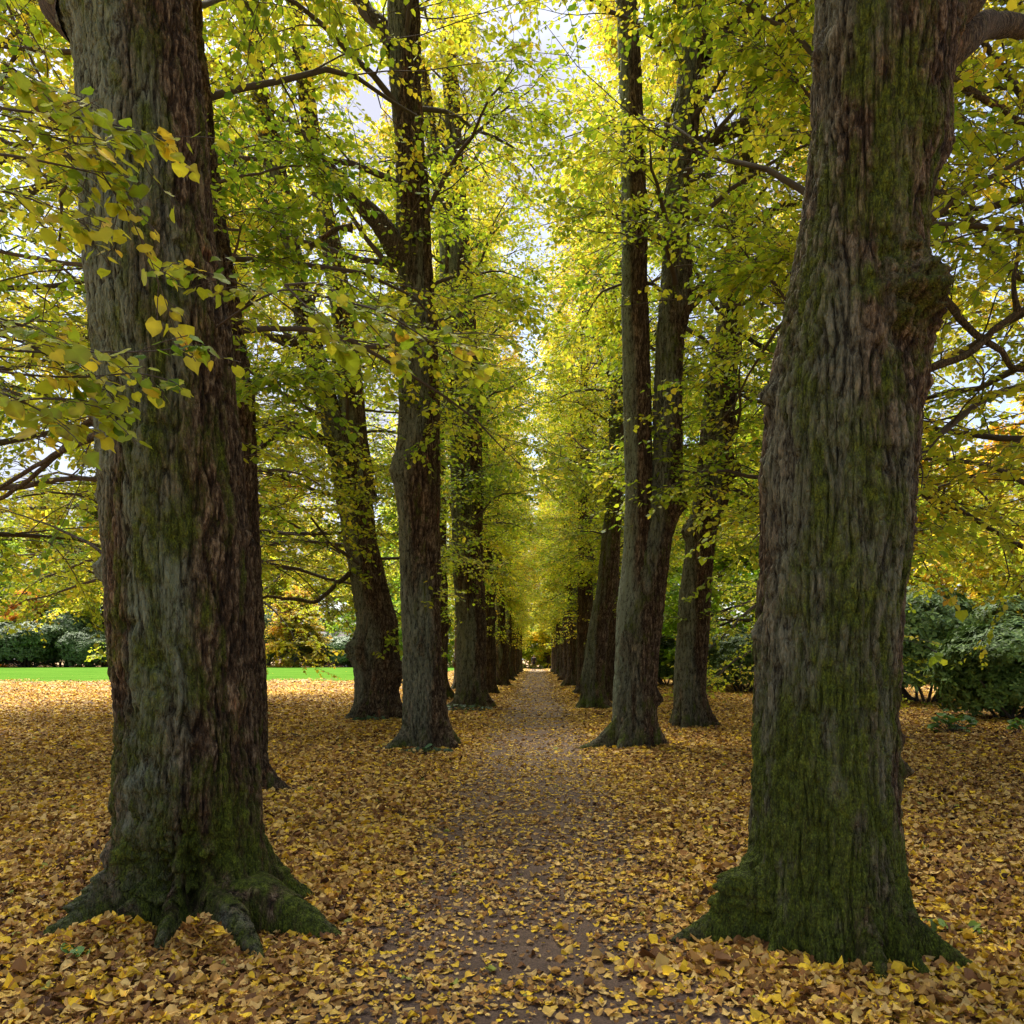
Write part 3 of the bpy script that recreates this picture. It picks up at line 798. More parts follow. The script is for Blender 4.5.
avenue_tree(23.5, [(710, 455, 487), (690, 456, 486), (624, 456, 486), (560, 452, 482), (470, 450, 482), (400, 450, 481), (300, 448, 474), (230, 448, 469), (160, 447, 464), (80, 443, 458), (0, 434, 448)],
            'stout lime third along the left path edge, leafy tufts over its mossy base', 33, -1, epi=170, epi_z=(2.3, 11), z0=5, nlimb=42, nleaf=15,
            stems=[([(420, 442, 462), (350, 438, 458), (250, 440, 455), (150, 428, 440), (60, 415, 427), (0, 405, 415)], 19.0)], nth=110, df=0.05)
avenue_tree(13.4, [(750, 615, 652), (700, 614, 655), (650, 617, 658), (620, 620, 661), (590, 628, 664), (560, 636, 668), (530, 644, 674), (500, 650, 681), (470, 652, 682), (430, 653, 682), (400, 654, 682), (340, 655, 684), (300, 659, 694), (270, 662, 692), (200, 664, 688), (100, 675, 702), (50, 680, 704), (0, 683, 708)],
            'lime right of the path forking into a slim straight stem and a thicker one', 34, 1,
            roots=[(rad(195), 0.62, 0.7, 0.22, 2.4), (rad(-120), 0.28, 0.8, 0.3, 2.2), (rad(-70), 0.22, 0.7, 0.25, 2.2), (rad(-15), 0.22, 0.6, 0.2, 1.6), (rad(60), 0.3, 0.6, 0.3, 2.2), (rad(130), 0.3, 0.6, 0.3, 2.2)],
            burls=[(EYE + (CY - 505) / F * 13.4, rad(-10), 0.2, 0.1), (EYE + (CY - 700) / F * 13.4, rad(0), 0.12, 0.1)],
            stems=[([(720, 612, 640), (680, 613, 644), (600, 618, 650), (540, 624, 652), (500, 625, 652), (400, 623, 651), (300, 622, 648), (200, 622, 647), (100, 619, 642), (0, 616, 637)], 19.5)],
            limbs=[([(680, 310), (700, 292, -.1), (730, 272, -.3), (765, 262, -.4), (800, 250, -.5)], 0.12, 0.09), ([(694, 152), (710, 140, -.1), (741, 126, -.2), (780, 130, -.3), (815, 138, -.4)], 0.13, 0.08),
                   ([(700, 62), (715, 38, 0), (740, 18, 0), (765, -5, 0.1), (800, -60, .2)], 0.15, 0.10), ([(715, 285), (740, 295, -.2), (770, 270, -.3), (790, 262, -.3)], 0.08, 0.06)],
            epi=55, epi_z=(3.5, 10), z0=7.0, nlimb=34, nleaf=15, moss=0.6)
avenue_tree(17.2, [(726, 672, 704), (690, 674, 705), (640, 677, 708), (590, 680, 711), (534, 688, 716), (500, 694, 728), (450, 699, 731), (400, 704, 735), (330, 715, 742), (300, 721, 741), (235, 728, 749), (160, 735, 757), (80, 745, 762), (0, 752, 767)],
            'lime leaning right with side burls, standing on leaves behind the forked right tree', 35, 1,
            burls=[(EYE + (CY - 470) / F * 17.2, rad(-5), 0.25, 0.2), (EYE + (CY - 530) / F * 17.2, rad(185), 0.2, 0.14), (EYE + (CY - 430) / F * 17.2, rad(0), 0.18, 0.1)],
            limbs=[([(738, 235), (760, 218, -.2), (785, 208, -.3), (806, 205, -.4)], 0.12, 0.08), ([(735, 330), (760, 345, 0), (785, 358, .2), (800, 365, .3)], 0.06, 0.04)],
            epi=60, epi_z=(2.3, 9), z0=5.5, nlimb=40, Lmax=5.2, inner_len=0.5, nleaf=15)
avenue_tree(23.5, [(712, 578, 602), (680, 581, 604), (620, 590, 610), (593, 596, 618), (500, 606, 623), (400, 611, 627), (300, 616, 630), (200, 622, 634), (100, 628, 638)],
            'slender dark lime leaning right, third along the right edge of the path', 36, 1, epi=150, epi_z=(2.6, 11), z0=5, nlimb=42, nleaf=15, nth=110, df=0.05, moss=0.7)
avenue_tree(9.0, [(790, 222, 270), (700, 218, 265), (600, 213, 260), (500, 210, 255), (400, 205, 251), (300, 198, 238), (150, 180, 214), (0, 172, 200)],
            'lime mostly hidden behind the first left trunk, one mossy root showing', 37, -1,
            roots=[(rad(-15), 0.42, 0.6, 0.22, 2.4), (rad(-60), 0.25, 0.6, 0.25, 2.2), (rad(200), 0.3, 0.6, 0.3, 2.2), (rad(100), 0.3, 0.6, 0.4, 2.2)],
            limbs=[([(205, 400), (150, 390, .3), (90, 420, .6), (40, 470, .8), (0, 500, 1.0), (-60, 520, 1.2)], 0.04, 0.02), ([(200, 250), (120, 200, .5), (60, 150, .8), (0, 140, 1.2), (-80, 110, 1.5)], 0.045, 0.02)],
            epi=50, epi_z=(3.0, 9), z0=4.2, nlimb=42, Lmax=5.6, inner=rad(-35), inner_z=10, inner_len=0.25, inner_cut=0.75, limb_r=0.032, droop=-0.16, nleaf=16)
avenue_tree(9.3, [(790, 792, 838), (700, 795, 840), (600, 798, 842), (500, 800, 842), (400, 804, 842), (300, 808, 842), (150, 812, 842), (0, 816, 842)],
            'lime hidden behind the first right trunk, its gnarled branches spreading to the right', 38, 1,
            limbs=[([(842, 230), (890, 250, .2), (925, 272, .2), (945, 300, .2), (965, 322, .1), (985, 345, 0), (1010, 365, 0), (1045, 372, 0), (1090, 400, 0)], 0.075, 0.015), ([(842, 440, .2), (900, 385, .1), (955, 358, 0), (980, 345, 0), (1005, 322, 0), (1030, 305, 0), (1070, 280, 0)], 0.05, 0.03),
                   ([(842, 90), (900, 60, .3), (945, 75, .4), (985, 100, .4), (1005, 112, .4), (1040, 125, .4)], 0.06, 0.04), ([(1018, 312, 0), (1012, 290, 0), (1018, 255, 0), (1022, 220, 0)], 0.03, 0.02),
                   ([(842, 150), (880, 165, .2), (930, 190, .3), (990, 230, .4)], 0.05, 0.03)],
            epi=30, epi_z=(4, 9), z0=5.2, nlimb=42, Lmax=5.6, inner=rad(215), inner_z=10, inner_len=0.2, inner_cut=0.8, limb_r=0.036, droop=-0.13, nleaf=16)

# --- farther avenue trees: variants copied along the rows
VAR = []
for v in range(4):
    rng = np.random.default_rng(900 + v)
    lx = rng.normal(0, 0.35); ly = rng.normal(0, 0.3)
    prof = [(-0.3, 0, 0, 0.40), (1.0, 0, 0, 0.37), (3, lx * .1, ly * .1, 0.35), (7, lx * .5, ly * .5, 0.27), (12, lx, ly, 0.19), (19, lx * 1.4, ly * 1.4, 0.05)]
    k = 6
    roots = [(2 * math.pi * (q + rng.uniform(-.3, .3)) / k, rng.uniform(0.2, 0.42), rng.uniform(0.6, 0.95), rng.uniform(0.22, 0.35), 2.3) for q in range(k)]
    burls = [(rng.uniform(1.2, 7), rng.uniform(0, 6.28), rng.uniform(0.15, 0.3), rng.uniform(0.08, 0.18)) for _ in range(5)]
    e = bpy.data.objects.new('lime_tree', None)
    link('trunk', trunk_mesh('trunk_v%d' % v, prof, roots, burls, nth=72, zlev=stem_levels(12, 0.08, 19.0, 0.3), bark=0.012, lump=0.04, flute=0.08, seed=60 + v, moss=0.5, algae=0.8, mat=BARK_FAR), e)
    br, lv = crown(700 + v, prof, 21, inner=0.0, size=0.085, epi=170, epi_z=(2.4, 11), z0=4.5, nlimb=42, nleaf=11, Lmax=4.3, inner_len=0.25, inner_z=7, inner_cut=0.45, yellow=0.05)
    add_crown(e, 'v%d' % v, br, lv)
    VAR.append(e)
used = [False] * 4
ORD = ['first', 'second', 'third', 'fourth', 'fifth', 'sixth', 'seventh', 'eighth', 'ninth', 'tenth', 'eleventh', 'twelfth']


def put_tree(v, x, y, rz, sc, label, group=AV, color=None):
    if used[v]: o = copy_tree(VAR[v])
    else:
        o = VAR[v]; COL.objects.link(o); used[v] = True
    o.location = (x, y, 0.0); o.rotation_euler = (0, 0, rz); o.scale = (sc, sc, sc)
    tag(o, label, 'tree', group)
    TREES.append((x, y, 0.4))
    for ch in o.children:
        if ch.name.startswith('crown'): ch.color = color or (1.15, 1.15, 1.05, 1)
    return o


rngp = np.random.default_rng(5)
k = 0
for s, side in ((-1, 'left'), (1, 'right')):
    for q, d in enumerate((32.5, 41.5, 50.5, 59.5, 68.5, 77.5, 86)):
        x = s * 1.98 + rngp.normal(0, 0.06)
        rz = (0 if s < 0 else math.pi) + rngp.normal(0, 0.5)
        put_tree(k % 4, x, d + rngp.normal(0, 0.3), rz, rngp.uniform(0.92, 1.05), '%s lime from the camera along the %s edge of the path' % (ORD[q + 3], side), color=(1.22 + .15 * q / 6, 1.2, 1.1, 1))
        k += 1
    for q, d in enumerate((28.5, 37, 46, 55, 64, 73, 82)):
        x = s * 3.45 + rngp.normal(0, 0.1)
        if s > 0 and q == 0: x = 2.55; d = 27.5
        rz = (0 if s < 0 else math.pi) + rngp.normal(0, 0.5)
        put_tree(k % 4, x, d, rz, rngp.uniform(0.9, 1.05), '%s lime from the camera in the outer row beyond the %s path edge' % (ORD[q + 2], side))
        k += 1

# broad limes standing farther out, their stems screened by the two big trunks
for (x, d, seed, L_, z0_, lb) in [(-8.6, 19.5, 41, 6.6, 3.2, 'broad lime far left of the avenue, its trunk screened by the first left trunk'), (-10.8, 29.0, 42, 6.8, 3.0, 'second broad lime out on the left, behind the first one'),
                          (-12.1, 24.6, 45, 6.6, 3.6, 'broad lime at the outer left, its crown hanging over the leaf field'),
                          (-9.6, 13.2, 46, 5.6, 3.4, 'lime beyond the left picture edge, its twigs reaching in over the leaf field'),
                          (8.3, 12.6, 47, 5.2, 3.6, 'lime beyond the right picture edge, its twigs reaching in over the bushes'),
                          (6.3, 15.5, 43, 5.8, 3.6, 'broad lime right of the avenue, its trunk screened by the first right trunk'), (9.6, 27.0, 44, 6.6, 2.4, 'second broad lime out on the right, behind the first one')]:
    rng = np.random.default_rng(seed)
    prof = [(-0.3, 0, 0, 0.36), (1.2, 0, 0, 0.33), (5, 0.1, 0, 0.27), (11, rng.normal(0, .3), rng.normal(0, .3), 0.17), (17, 0, 0, 0.05)]
    t = make_root('lime_tree', x, d, lb, 'broad limes out beside the avenue')
    TREES.append((x, d, .36))
    link('trunk', trunk_mesh('trunk_%d' % seed, prof, [(a, 0.3, 0.7, 0.3, 2.3) for a in (0.4, 1.9, 3.3, 4.6, 5.6)], [(3.0, 1.0, 0.2, 0.12)], nth=72, zlev=stem_levels(10, 0.08, 17.0, 0.3), bark=0.015, lump=0.04, flute=0.08, seed=seed, mat=BARK_FAR), t)
    br, lv = crown(seed, prof, 18, inner=0, inner_len=1.0, size=0.088, epi=60, epi_z=(2.5, 8), z0=z0_, nlimb=46, m2=11, m3=6, nleaf=15, Lmax=L_, elev=(-2, 70), yellow=0.08, droop=-0.15, limb_r=0.06)
    add_crown(t, 'broad_%d' % seed, br, lv)

# ------------------------------------------------------------------ park trees beyond
BV = []
for v in range(4):
    rng = np.random.default_rng(950 + v)
    H = (15, 17, 13, 9)[v]
    Lm = (6.0, 6.6, 5.4, 4.0)[v]
    prof = [(-0.3, 0, 0, 0.32), (1.5, 0.1, 0, 0.28), (H * .5, 0.3, 0.2, 0.18), (H * .9, 0.5, 0.1, 0.05)]
    e = bpy.data.objects.new('park_tree', None)
    link('trunk', trunk_mesh('park_trunk_%d' % v, prof, [(a, 0.25, 0.6, 0.4, 2.2) for a in (0.3, 2.0, 3.9, 5.1)], (), nth=32, zlev=np.r_[np.linspace(-.12, 1, 12), np.arange(1.2, H * .9, .4)], mat=BARK_FAR, seed=80 + v), e)
    br, lv = crown(800 + v, prof, H, inner=0, inner_len=1.0, size=0.20, epi=0, z0=(1.8, 2.2, 1.2, 0.9)[v], nlimb=40, m2=11, m3=6, nleaf=15, Lmax=Lm, elev=(5, 75), yellow=0.05, top_len=0.5, limb_r=0.1, twig=(0.5, 1.2), droop=-0.12)
    add_crown(e, 'park_%d' % v, br, lv)
    BV.append(e)
usedb = [False] * 4
GREEN, YEL, ORA, DEEP, BROWN = (0.75, 1.0, 0.8, 1), (1.12, 1.0, 0.9, 1), (1.25, 0.78, 1.0, 1), (0.45, 0.7, 0.8, 1), (1.7, 0.9, 1.6, 1)
YEL2 = (1.25, 0.98, .9, 1)


def put_park(v, px, d, sc, rz, color, label, group, name='park_tree', zs=1.0):
    if usedb[v]: o = copy_tree(BV[v])
    else:
        o = BV[v]; COL.objects.link(o); usedb[v] = True
    o.location = ((px - CX) / F * d, d, 0.0); o.rotation_euler = (0, 0, rz); o.scale = (sc, sc, sc * zs)
    tag(o, label, 'tree', group)
    for ch in o.children:
        if ch.name.startswith('crown'): ch.color = color
    return o


GL, GR, GE = 'park trees beyond the lawn', 'park trees behind the evergreen bushes', 'trees closing the end of the avenue'
for (v, px, d, sc, rz, c, lb) in [
        (0, -95, 122, 1.3, 0.3, YEL, 'yellow-green round tree beyond the lawn at the far left edge'),
        (1, 0, 128, 1.25, 1.2, GREEN, 'green tree rising behind the left evergreen bushes'),
        (3, 25, 118, 1.15, 2.2, BROWN, 'pale pinkish-brown small tree just above the left evergreen bushes'),
        (0, 70, 126, 1.3, 2.9, DEEP, 'dark green tree between the pinkish tree and the first left trunk'),
        (2, 105, 121, 1.3, 4.2, YEL, 'yellow tree beyond the lawn beside the first left trunk'),
        (1, 190, 135, 1.4, 5.0, GREEN, 'green tree beyond the lawn, screened by the first left trunk'),
        (2, 268, 128, 1.3, 0.7, YEL, 'yellow-green tree beyond the lawn right of the first left trunk'),
        (3, 296, 112, 1.1, 1.7, ORA, 'low orange tree at the lawn edge, its crown near the ground'),
        (0, 330, 142, 1.5, 2.7, YEL, 'tall tree rising over the orange tree and the brick house'),
        (1, 375, 126, 1.2, 3.3, GREEN, 'green tree beyond the lawn, seen between the forked lime and its neighbour'),
        (2, 425, 115, 1.3, 4.1, GREEN, 'green tree filling the gap left of the third left lime'),
        (0, 465, 128, 1.3, 5.1, YEL, 'yellowish tree far behind the left rows of limes'),
        (1, -60, 150, 1.9, 0.5, GREEN, 'tallest green tree in the wood behind the far left bushes'), (0, 45, 150, 2.0, 1.5, YEL, 'tall yellow-green tree in the wood left of the first trunk'),
        (1, 100, 148, 1.8, 2.4, GREEN, 'tall green tree in the wood touching the left side of the first trunk'), (1, 285, 150, 1.9, 3.5, YEL, 'tall yellowish tree in the wood right of the first trunk'),
        (0, 400, 150, 1.8, 4.4, GREEN, 'tall green tree in the wood behind the forked lime')]:
    put_park(v, px, d, sc, rz, c, lb, GL)
for (v, px, d, sc, rz, c, lb) in [
        (1, 705, 42, 0.85, 0.4, GREEN, 'bright green tree behind the lime that leans right'),
        (2, 660, 60, 0.95, 1.4, GREEN, 'green tree seen between the forked lime and the leaning one'),
        (0, 765, 38, 0.8, 2.4, GREEN, 'bright green low-branched tree just left of the big right trunk'),
        (1, 845, 55, 1.0, 3.4, YEL, 'yellow-green tree screened by the big right trunk'),
        (2, 935, 50, 1.0, 4.4, YEL2, 'yellow tree rising behind the larger evergreen bush'),
        (0, 1030, 42, 0.95, 5.4, (1.15, .9, .9, 1), 'orange-gold tree at the right edge behind the smaller evergreen bush'),
        (1, 800, 75, 1.4, 4.9, GREEN, 'tall green tree behind the bright green low-branched one'), (0, 690, 80, 1.3, 0.9, YEL, 'tall yellow-green tree behind the leaning lime'),
        (2, 985, 68, 1.15, 0.9, YEL2, 'golden tree farther back between the yellow and the orange one'),
        (1, 1120, 48, 1.1, 1.9, YEL, 'yellow-green tree just outside the orange one at the right'),
        (0, 610, 96, 1.1, 2.2, GREEN, 'green tree far behind the right rows of limes'),
        (1, 900, 90, 1.4, 3.0, GREEN, 'tall green tree far behind the yellow one')]:
    put_park(v, px, d, sc, rz, c, lb, GR)
for (v, px, d, sc, rz, c, lb) in [
        (0, 505, 112, 1.0, 0.8, YEL, 'yellow-green tree closing the avenue on the left of the vista'),
        (1, 545, 120, 1.0, 2.0, YEL2, 'bright yellow tree in the middle of the vista behind the walker'),
        (2, 580, 110, 1.1, 3.0, GREEN, 'green tree closing the avenue on the right of the vista'),
        (3, 549, 104, 0.9, 4.0, (1.5, 1.3, 1.2, 1), 'small yellow-green tree low behind the walker'),
        (3, 556, 107, 0.8, 1.0, (1.2, 1.3, 1, 1), 'small green tree low at the right of the vista'), (3, 512, 108, 0.8, 5.0, (1.2, 1.3, 1, 1), 'small green tree low at the left of the vista')]:
    put_park(v, px, d, sc, rz, c, lb, GE)

# ------------------------------------------------------------------ evergreen bushes
def bush_mesh(seed, lobes, n, size):
    rng = np.random.default_rng(seed)
    lob = np.array(lobes)      # x y z rx ry rz
    k = rng.choice(len(lob), n, p=(lob[:, 3] * lob[:, 5]) / (lob[:, 3] * lob[:, 5]).sum())
    d = rng.normal(0, 1, (n, 3)); d /= np.linalg.norm(d, axis=1, keepdims=True)
    d[:, 2] = np.where(d[:, 2] < -0.35, -d[:, 2], d[:, 2])
    L = lob[k]
    r = 1 - np.abs(rng.normal(0, 0.13, n))
    P = L[:, :3] + d * L[:, 3:6] * r[:, None]
    bump = fbm(P * 1.6, seed, 3)
    P += d * ((bump - 0.5) * 0.9)[:, None]
    ok = (P[:, 2] > 0.05)
    P, d = P[ok], d[ok]
    # whorls of leaves
    m = 7
    il = np.repeat(np.arange(len(P)), m)
    ang = np.tile(np.arange(m) * 2 * math.pi / m, len(P)) + rng.uniform(0, 1, len(il))
    nn = d[il]
    up = np.array([0, 0, 1.0]); a = np.cross(nn, up + 0.01); a /= np.linalg.norm(a, axis=1, keepdims=True); b = np.cross(nn, a)
    hd = a * np.cos(ang)[:, None] + b * np.sin(ang)[:, None] + nn * rng.uniform(-0.3, 0.5, len(il))[:, None]
    hd[:, 2] -= 0.2
    hd /= np.linalg.norm(hd, axis=1, keepdims=True)
    sz = size * np.exp(rng.normal(0, 0.2, len(il)))
    pos = P[il] + hd * (sz * 0.55)[:, None]
    nr = nn + rng.normal(0, 0.25, nn.shape) + np.array([0, 0, 0.5])
    pl = np.array([(0.045, 0.080, 0.022), (0.085, 0.140, 0.036), (0.15, 0.215, 0.06), (0.24, 0.31, 0.12)])
    col = pal(pl, 0.35 + rng.normal(0, 0.22, len(il)), rng, 0.2)
    return place_leaves(pos, hd, nr, sz, col, rng, narrow=0.5, fold=0.1, curl=0.1)


def stems_mesh(seed, H, W):
    rng = np.random.default_rng(seed)
    n = 14
    az = rng.uniform(0, 6.28, n)
    st = np.stack([np.cos(az) * 0.25, np.sin(az) * 0.25, np.full(n, -0.1)], 1)
    d = np.stack([np.cos(az) * 0.8, np.sin(az) * 0.8, np.ones(n)], 1); d /= np.linalg.norm(d, axis=1, keepdims=True)
    P = grow(st, d, rng.uniform(0.7, 1.0, n) * H * 1.1, 9, rng, 0.15, 0.05)
    return tubes(P, np.full((n, 9), 0.04) * np.linspace(1.2, 0.3, 9), 6)


BUSH = []
for v in range(3):
    rng = np.random.default_rng(300 + v)
    lob = [(0, 0, 1.2, 1.9, 1.7, 1.9)]
    for q in range(9):
        a = rng.uniform(0, 6.28); rr_ = rng.uniform(0.7, 1.7)
        lob.append((math.cos(a) * rr_, math.sin(a) * rr_, rng.uniform(0.5, 2.2), rng.uniform(.6, 1.1), rng.uniform(.6, 1.1), rng.uniform(.5, .95)))
    e = bpy.data.objects.new('evergreen_bush', None)
    V_, F_, C_ = bush_mesh(300 + v, lob, 5200, 0.13)
    l = link('foliage', mesh('bush_leaves_%d' % v, V_, F_, RHODO, False, {'Col': C_}), e)
    link('stems', mesh('bush_stems_%d' % v, *stems_mesh(320 + v, 2.4, 1.5), TWIG), e)
    BUSH.append(e)
usedc = [False] * 3


def put_bush(v, px, d, sc, rz, label, group, color=(1, 1, 1, 1)):
    if usedc[v]: o = copy_tree(BUSH[v])
    else:
        o = BUSH[v]; COL.objects.link(o); usedc[v] = True
    o.location = ((px - CX) / F * d, d, 0.0); o.rotation_euler = (0, 0, rz); o.scale = sc
    tag(o, label, 'bush', group)
    for ch in o.children:
        if ch.name.startswith('foliage'): ch.color = color
    return o


B1, B2 = 'evergreen bushes at the right', 'evergreen bushes beyond the lawn'
BLUE = (0.95, 0.95, 0.95, 1)
put_bush(0, 925, 26, (1.3, 1.2, 1.2), 0.5, 'large rounded evergreen bush directly right of the big right trunk', B1, (1.3, 1.35, 1.15, 1))
put_bush(1, 1012, 19, (0.98, .95, 0.78), 1.8, 'lower dark evergreen bush at the right edge, nearest to the camera', B1, (1.1, 1.2, 1.0, 1))
put_bush(2, 745, 34, (1.1, 1.0, 0.85), 3.0, 'dark evergreen bush between the leaning lime and the big right trunk', B1, (.8, .85, .8, 1))
put_bush(0, 668, 42, (1.0, 1.0, 0.8), 4.0, 'dark evergreen bush peeping out right of the forked lime', B1, (.8, .85, .8, 1))
put_bush(1, 850, 30, (1.1, 1.1, 0.9), 5.2, 'evergreen bush hidden behind the big right trunk', B1)
for v, px, d, sc, rz, lb in [(1, -20, 113, (3.4, 2.6, 1.9), 0.2, 'grey-green evergreen bush at the far left edge of the lawn'), (2, 28, 112, (2.6, 2.2, 1.7), 1.4, 'grey-green evergreen bush second from the left edge beyond the lawn'),
                             (0, 62, 118, (2.8, 2.2, 2.35), 2.6, 'tallest grey-green evergreen bush beyond the lawn, left of the first trunk'), (1, 88, 113, (2.0, 2.0, 1.4), 3.9, 'low evergreen bush beyond the lawn touching the first trunk'),
                             (2, 262, 116, (1.8, 2, 2.2), 5.0, 'bluish evergreen bush beyond the lawn, right of the first trunk'), (0, 318, 117, (2.0, 2, 1.3), 0.9, 'dark evergreen bush in front of the brick house'),
                             (1, 350, 113, (1.8, 1.8, 1.2), 1.9, 'evergreen bush beyond the lawn beside the forked lime')]:
    put_bush(v, px, d, (sc[0], sc[1], sc[2] * 1.22), rz, lb, B2, BLUE if px < 300 else (1, 1.05, 1.2, 1))

# ------------------------------------------------------------------ brick house far behind the lawn
def box(x0, x1, y0, y1, z0, z1):
    V = np.array([(x, y, z) for x in (x0, x1) for y in (y0, y1) for z in (z0, z1)], float)
    return V, [np.array([(0, 1, 3, 2), (4, 6, 7, 5), (0, 4, 5, 1), (2, 3, 7, 6), (0, 2, 6, 4), (1, 5, 7, 3)])]


def brick_material():
    t = NT('red_brick')
    br_ = t.n('TexBrick', i_Vector=t.coords((1, 1, 1), (math.pi / 2, 0, 0)), i_Scale=4.0, i_Color1=(0.28, 0.10, 0.07, 1), i_Color2=(0.20, 0.075, 0.06, 1), i_Mortar=(0.35, 0.3, 0.26, 1))
    b = t.n('BsdfPrincipled', i_Base_Color=br_.outputs[0], i_Roughness=0.85)
    return t.finish(b.outputs[0])


hd_ = 124.0
hx = (337 - CX) / F * hd_
hs = bpy.data.objects.new('brick_house', None); COL.objects.link(hs); hs.location = (hx, hd_, 0)
tag(hs, 'red-brick house with a purplish grey roof glimpsed beyond the lawn', 'house')
bg = Bag(); bg.add(*box(-5, 5, 0, 7, -0.3, 2.6))
bg.add(np.array([(-5, 0, 2.6), (-5, 7, 2.6), (-5, 3.5, 5.0), (5, 0, 2.6), (5, 7, 2.6), (5, 3.5, 5.0)], float), [np.array([(0, 1, 2), (3, 5, 4)])])
link('wall', bg.mesh('house_wall', brick_material(), smooth_shade=False), hs)
V = np.array([(-5.4, -0.5, 2.5), (5.4, -0.5, 2.5), (5.4, 3.5, 5.35), (-5.4, 3.5, 5.35), (-5.4, 7.5, 2.5), (5.4, 7.5, 2.5)], float)
V2 = V + np.array([0, 0, 0.18])
Vr = np.concatenate([V, V2])
link('roof', mesh('house_roof', Vr, [np.array([(6, 7, 8, 9), (9, 8, 11, 10), (3, 2, 1, 0), (4, 5, 2, 3), (0, 1, 7, 6), (5, 4, 10, 11), (0, 6, 9, 3), (3, 9, 10, 4), (1, 2, 8, 7), (2, 5, 11, 8)])], plain_material('roof_tiles', (0.16, 0.12, 0.14), 0.7, 3, 0.3), False), hs)
wm, gm = plain_material('white_paint', (0.75, 0.74, 0.7), 0.5, 2, 0.1), plain_material('window_glass', (0.05, 0.06, 0.07), 0.15, 2, 0.2)
for wx in (-3.4, -0.6, 3.2):
    bw = Bag()
    for q in ((-0.6, 0.6, 0.9, 1.0), (-0.6, 0.6, 2.0, 2.1), (-0.6, -0.5, 1.0, 2.0), (0.5, 0.6, 1.0, 2.0)):
        bw.add(*box(wx + q[0], wx + q[1], -0.06, 0.02, q[2], q[3]))
    w = link('window', bw.mesh('window_frame', wm, smooth_shade=False), hs)
    bw = Bag(); bw.add(*box(wx - .5, wx + .5, -0.02, 0.01, 1.0, 2.0))
    link('pane', bw.mesh('window_pane', gm, smooth_shade=False), w)
bw = Bag(); bw.add(*box(0.9, 1.9, -0.05, 0.02, 0, 2.1)); link('door', bw.mesh('house_door', wm, smooth_shade=False), hs)
bw = Bag(); bw.add(*box(2.6, 3.3, 3.2, 3.8, 4.9, 6.2)); link('chimney', bw.mesh('house_chimney', brick_material(), smooth_shade=False), hs)

# ------------------------------------------------------------------ small green plants
WEED = leaf_material('weed_leaf', 0.35, 0.5, 0.4)


def weed(x, y, n, r, h, size, seed, label, name='seedling', cat='plant', group='small green plants on the leaf litter', base=(0.10, 0.22, 0.03), climb=None):
    rng = np.random.default_rng(seed)
    a = rng.uniform(0, 6.28, n); q = r * np.sqrt(rng.uniform(0, 1, n))
    P = np.stack([np.cos(a) * q, np.sin(a) * q * 0.6, rng.uniform(0.15, 1, n) * h * (1 - 0.6 * q / r)], 1)
    hd = np.stack([np.cos(a), np.sin(a), rng.uniform(-0.2, 0.5, n)], 1)
    nr = np.stack([rng.normal(0, .4, n), rng.normal(-.3, .4, n), np.ones(n)], 1)
    col = np.array(base)[None] * np.exp(rng.normal(0, 0.3, (n, 1)))
    V_, F_, C_ = place_leaves(P, hd, nr, size * np.exp(rng.normal(0, .25, n)), col, rng, hi=True)
    e = bpy.data.objects.new(name, None); COL.objects.link(e); e.location = (x, y, float(ground_z([x], [y])[0]))
    tag(e, label, cat, group)
    link('leaves', mesh(name + '_leaves', V_, F_, WEED, False, {'Col': C_}), e)
    S = np.stack([P * np.array([0.2, 0.2, 0]) - np.array([0, 0, 0.02]), P * np.array([0.6, 0.6, 0.6]), P], 1)
    link('stems', mesh(name + '_stems', *tubes(S, np.full((n, 3), 0.0025 + size * .01), 4), TWIG), e)
    return e


weed(-1.72, 11.9 + .5, 90, 0.42, 0.12, 0.08, 1, 'ivy patch at the foot of the dark lime behind the first left tree', 'ivy_patch', 'ivy', base=(0.05, 0.10, 0.04))
weed(-3.85, 18.5, 60, 0.45, 0.18, 0.08, 2, 'ivy patch at the foot of the forked lime on the left', 'ivy_patch', 'ivy', base=(0.06, 0.12, 0.05))
weed(-2.0, 22.4, 90, 0.75, 0.25, 0.09, 3, 'ivy patch around the foot of the third lime on the left', 'ivy_patch', 'ivy', base=(0.06, 0.11, 0.05))
weed(8.1, 15.6, 60, 0.42, 0.55, 0.15, 4, 'green broad-leaved weed clump in front of the nearest evergreen bush', 'weed_clump', 'plant')
weed(9.7, 15.9, 40, 0.35, 0.4, 0.15, 5, 'small green weed clump by the right edge of the picture', 'weed_clump', 'plant')
weed(1.02, 3.86, 5, 0.08, 0.05, 0.09, 6, 'green seedling at the foot of the big right trunk, left side', 'seedling')
weed(-2.3, 3.95, 6, 0.12, 0.06, 0.08, 7, 'green seedling in the leaf pile below the big left trunk', 'seedling')
weed(2.25, 4.35, 26, 0.2, 0.08, 0.06, 8, 'yellow-green moss-like tuft right of the big right trunk', 'seedling', base=(0.16, 0.24, 0.02))

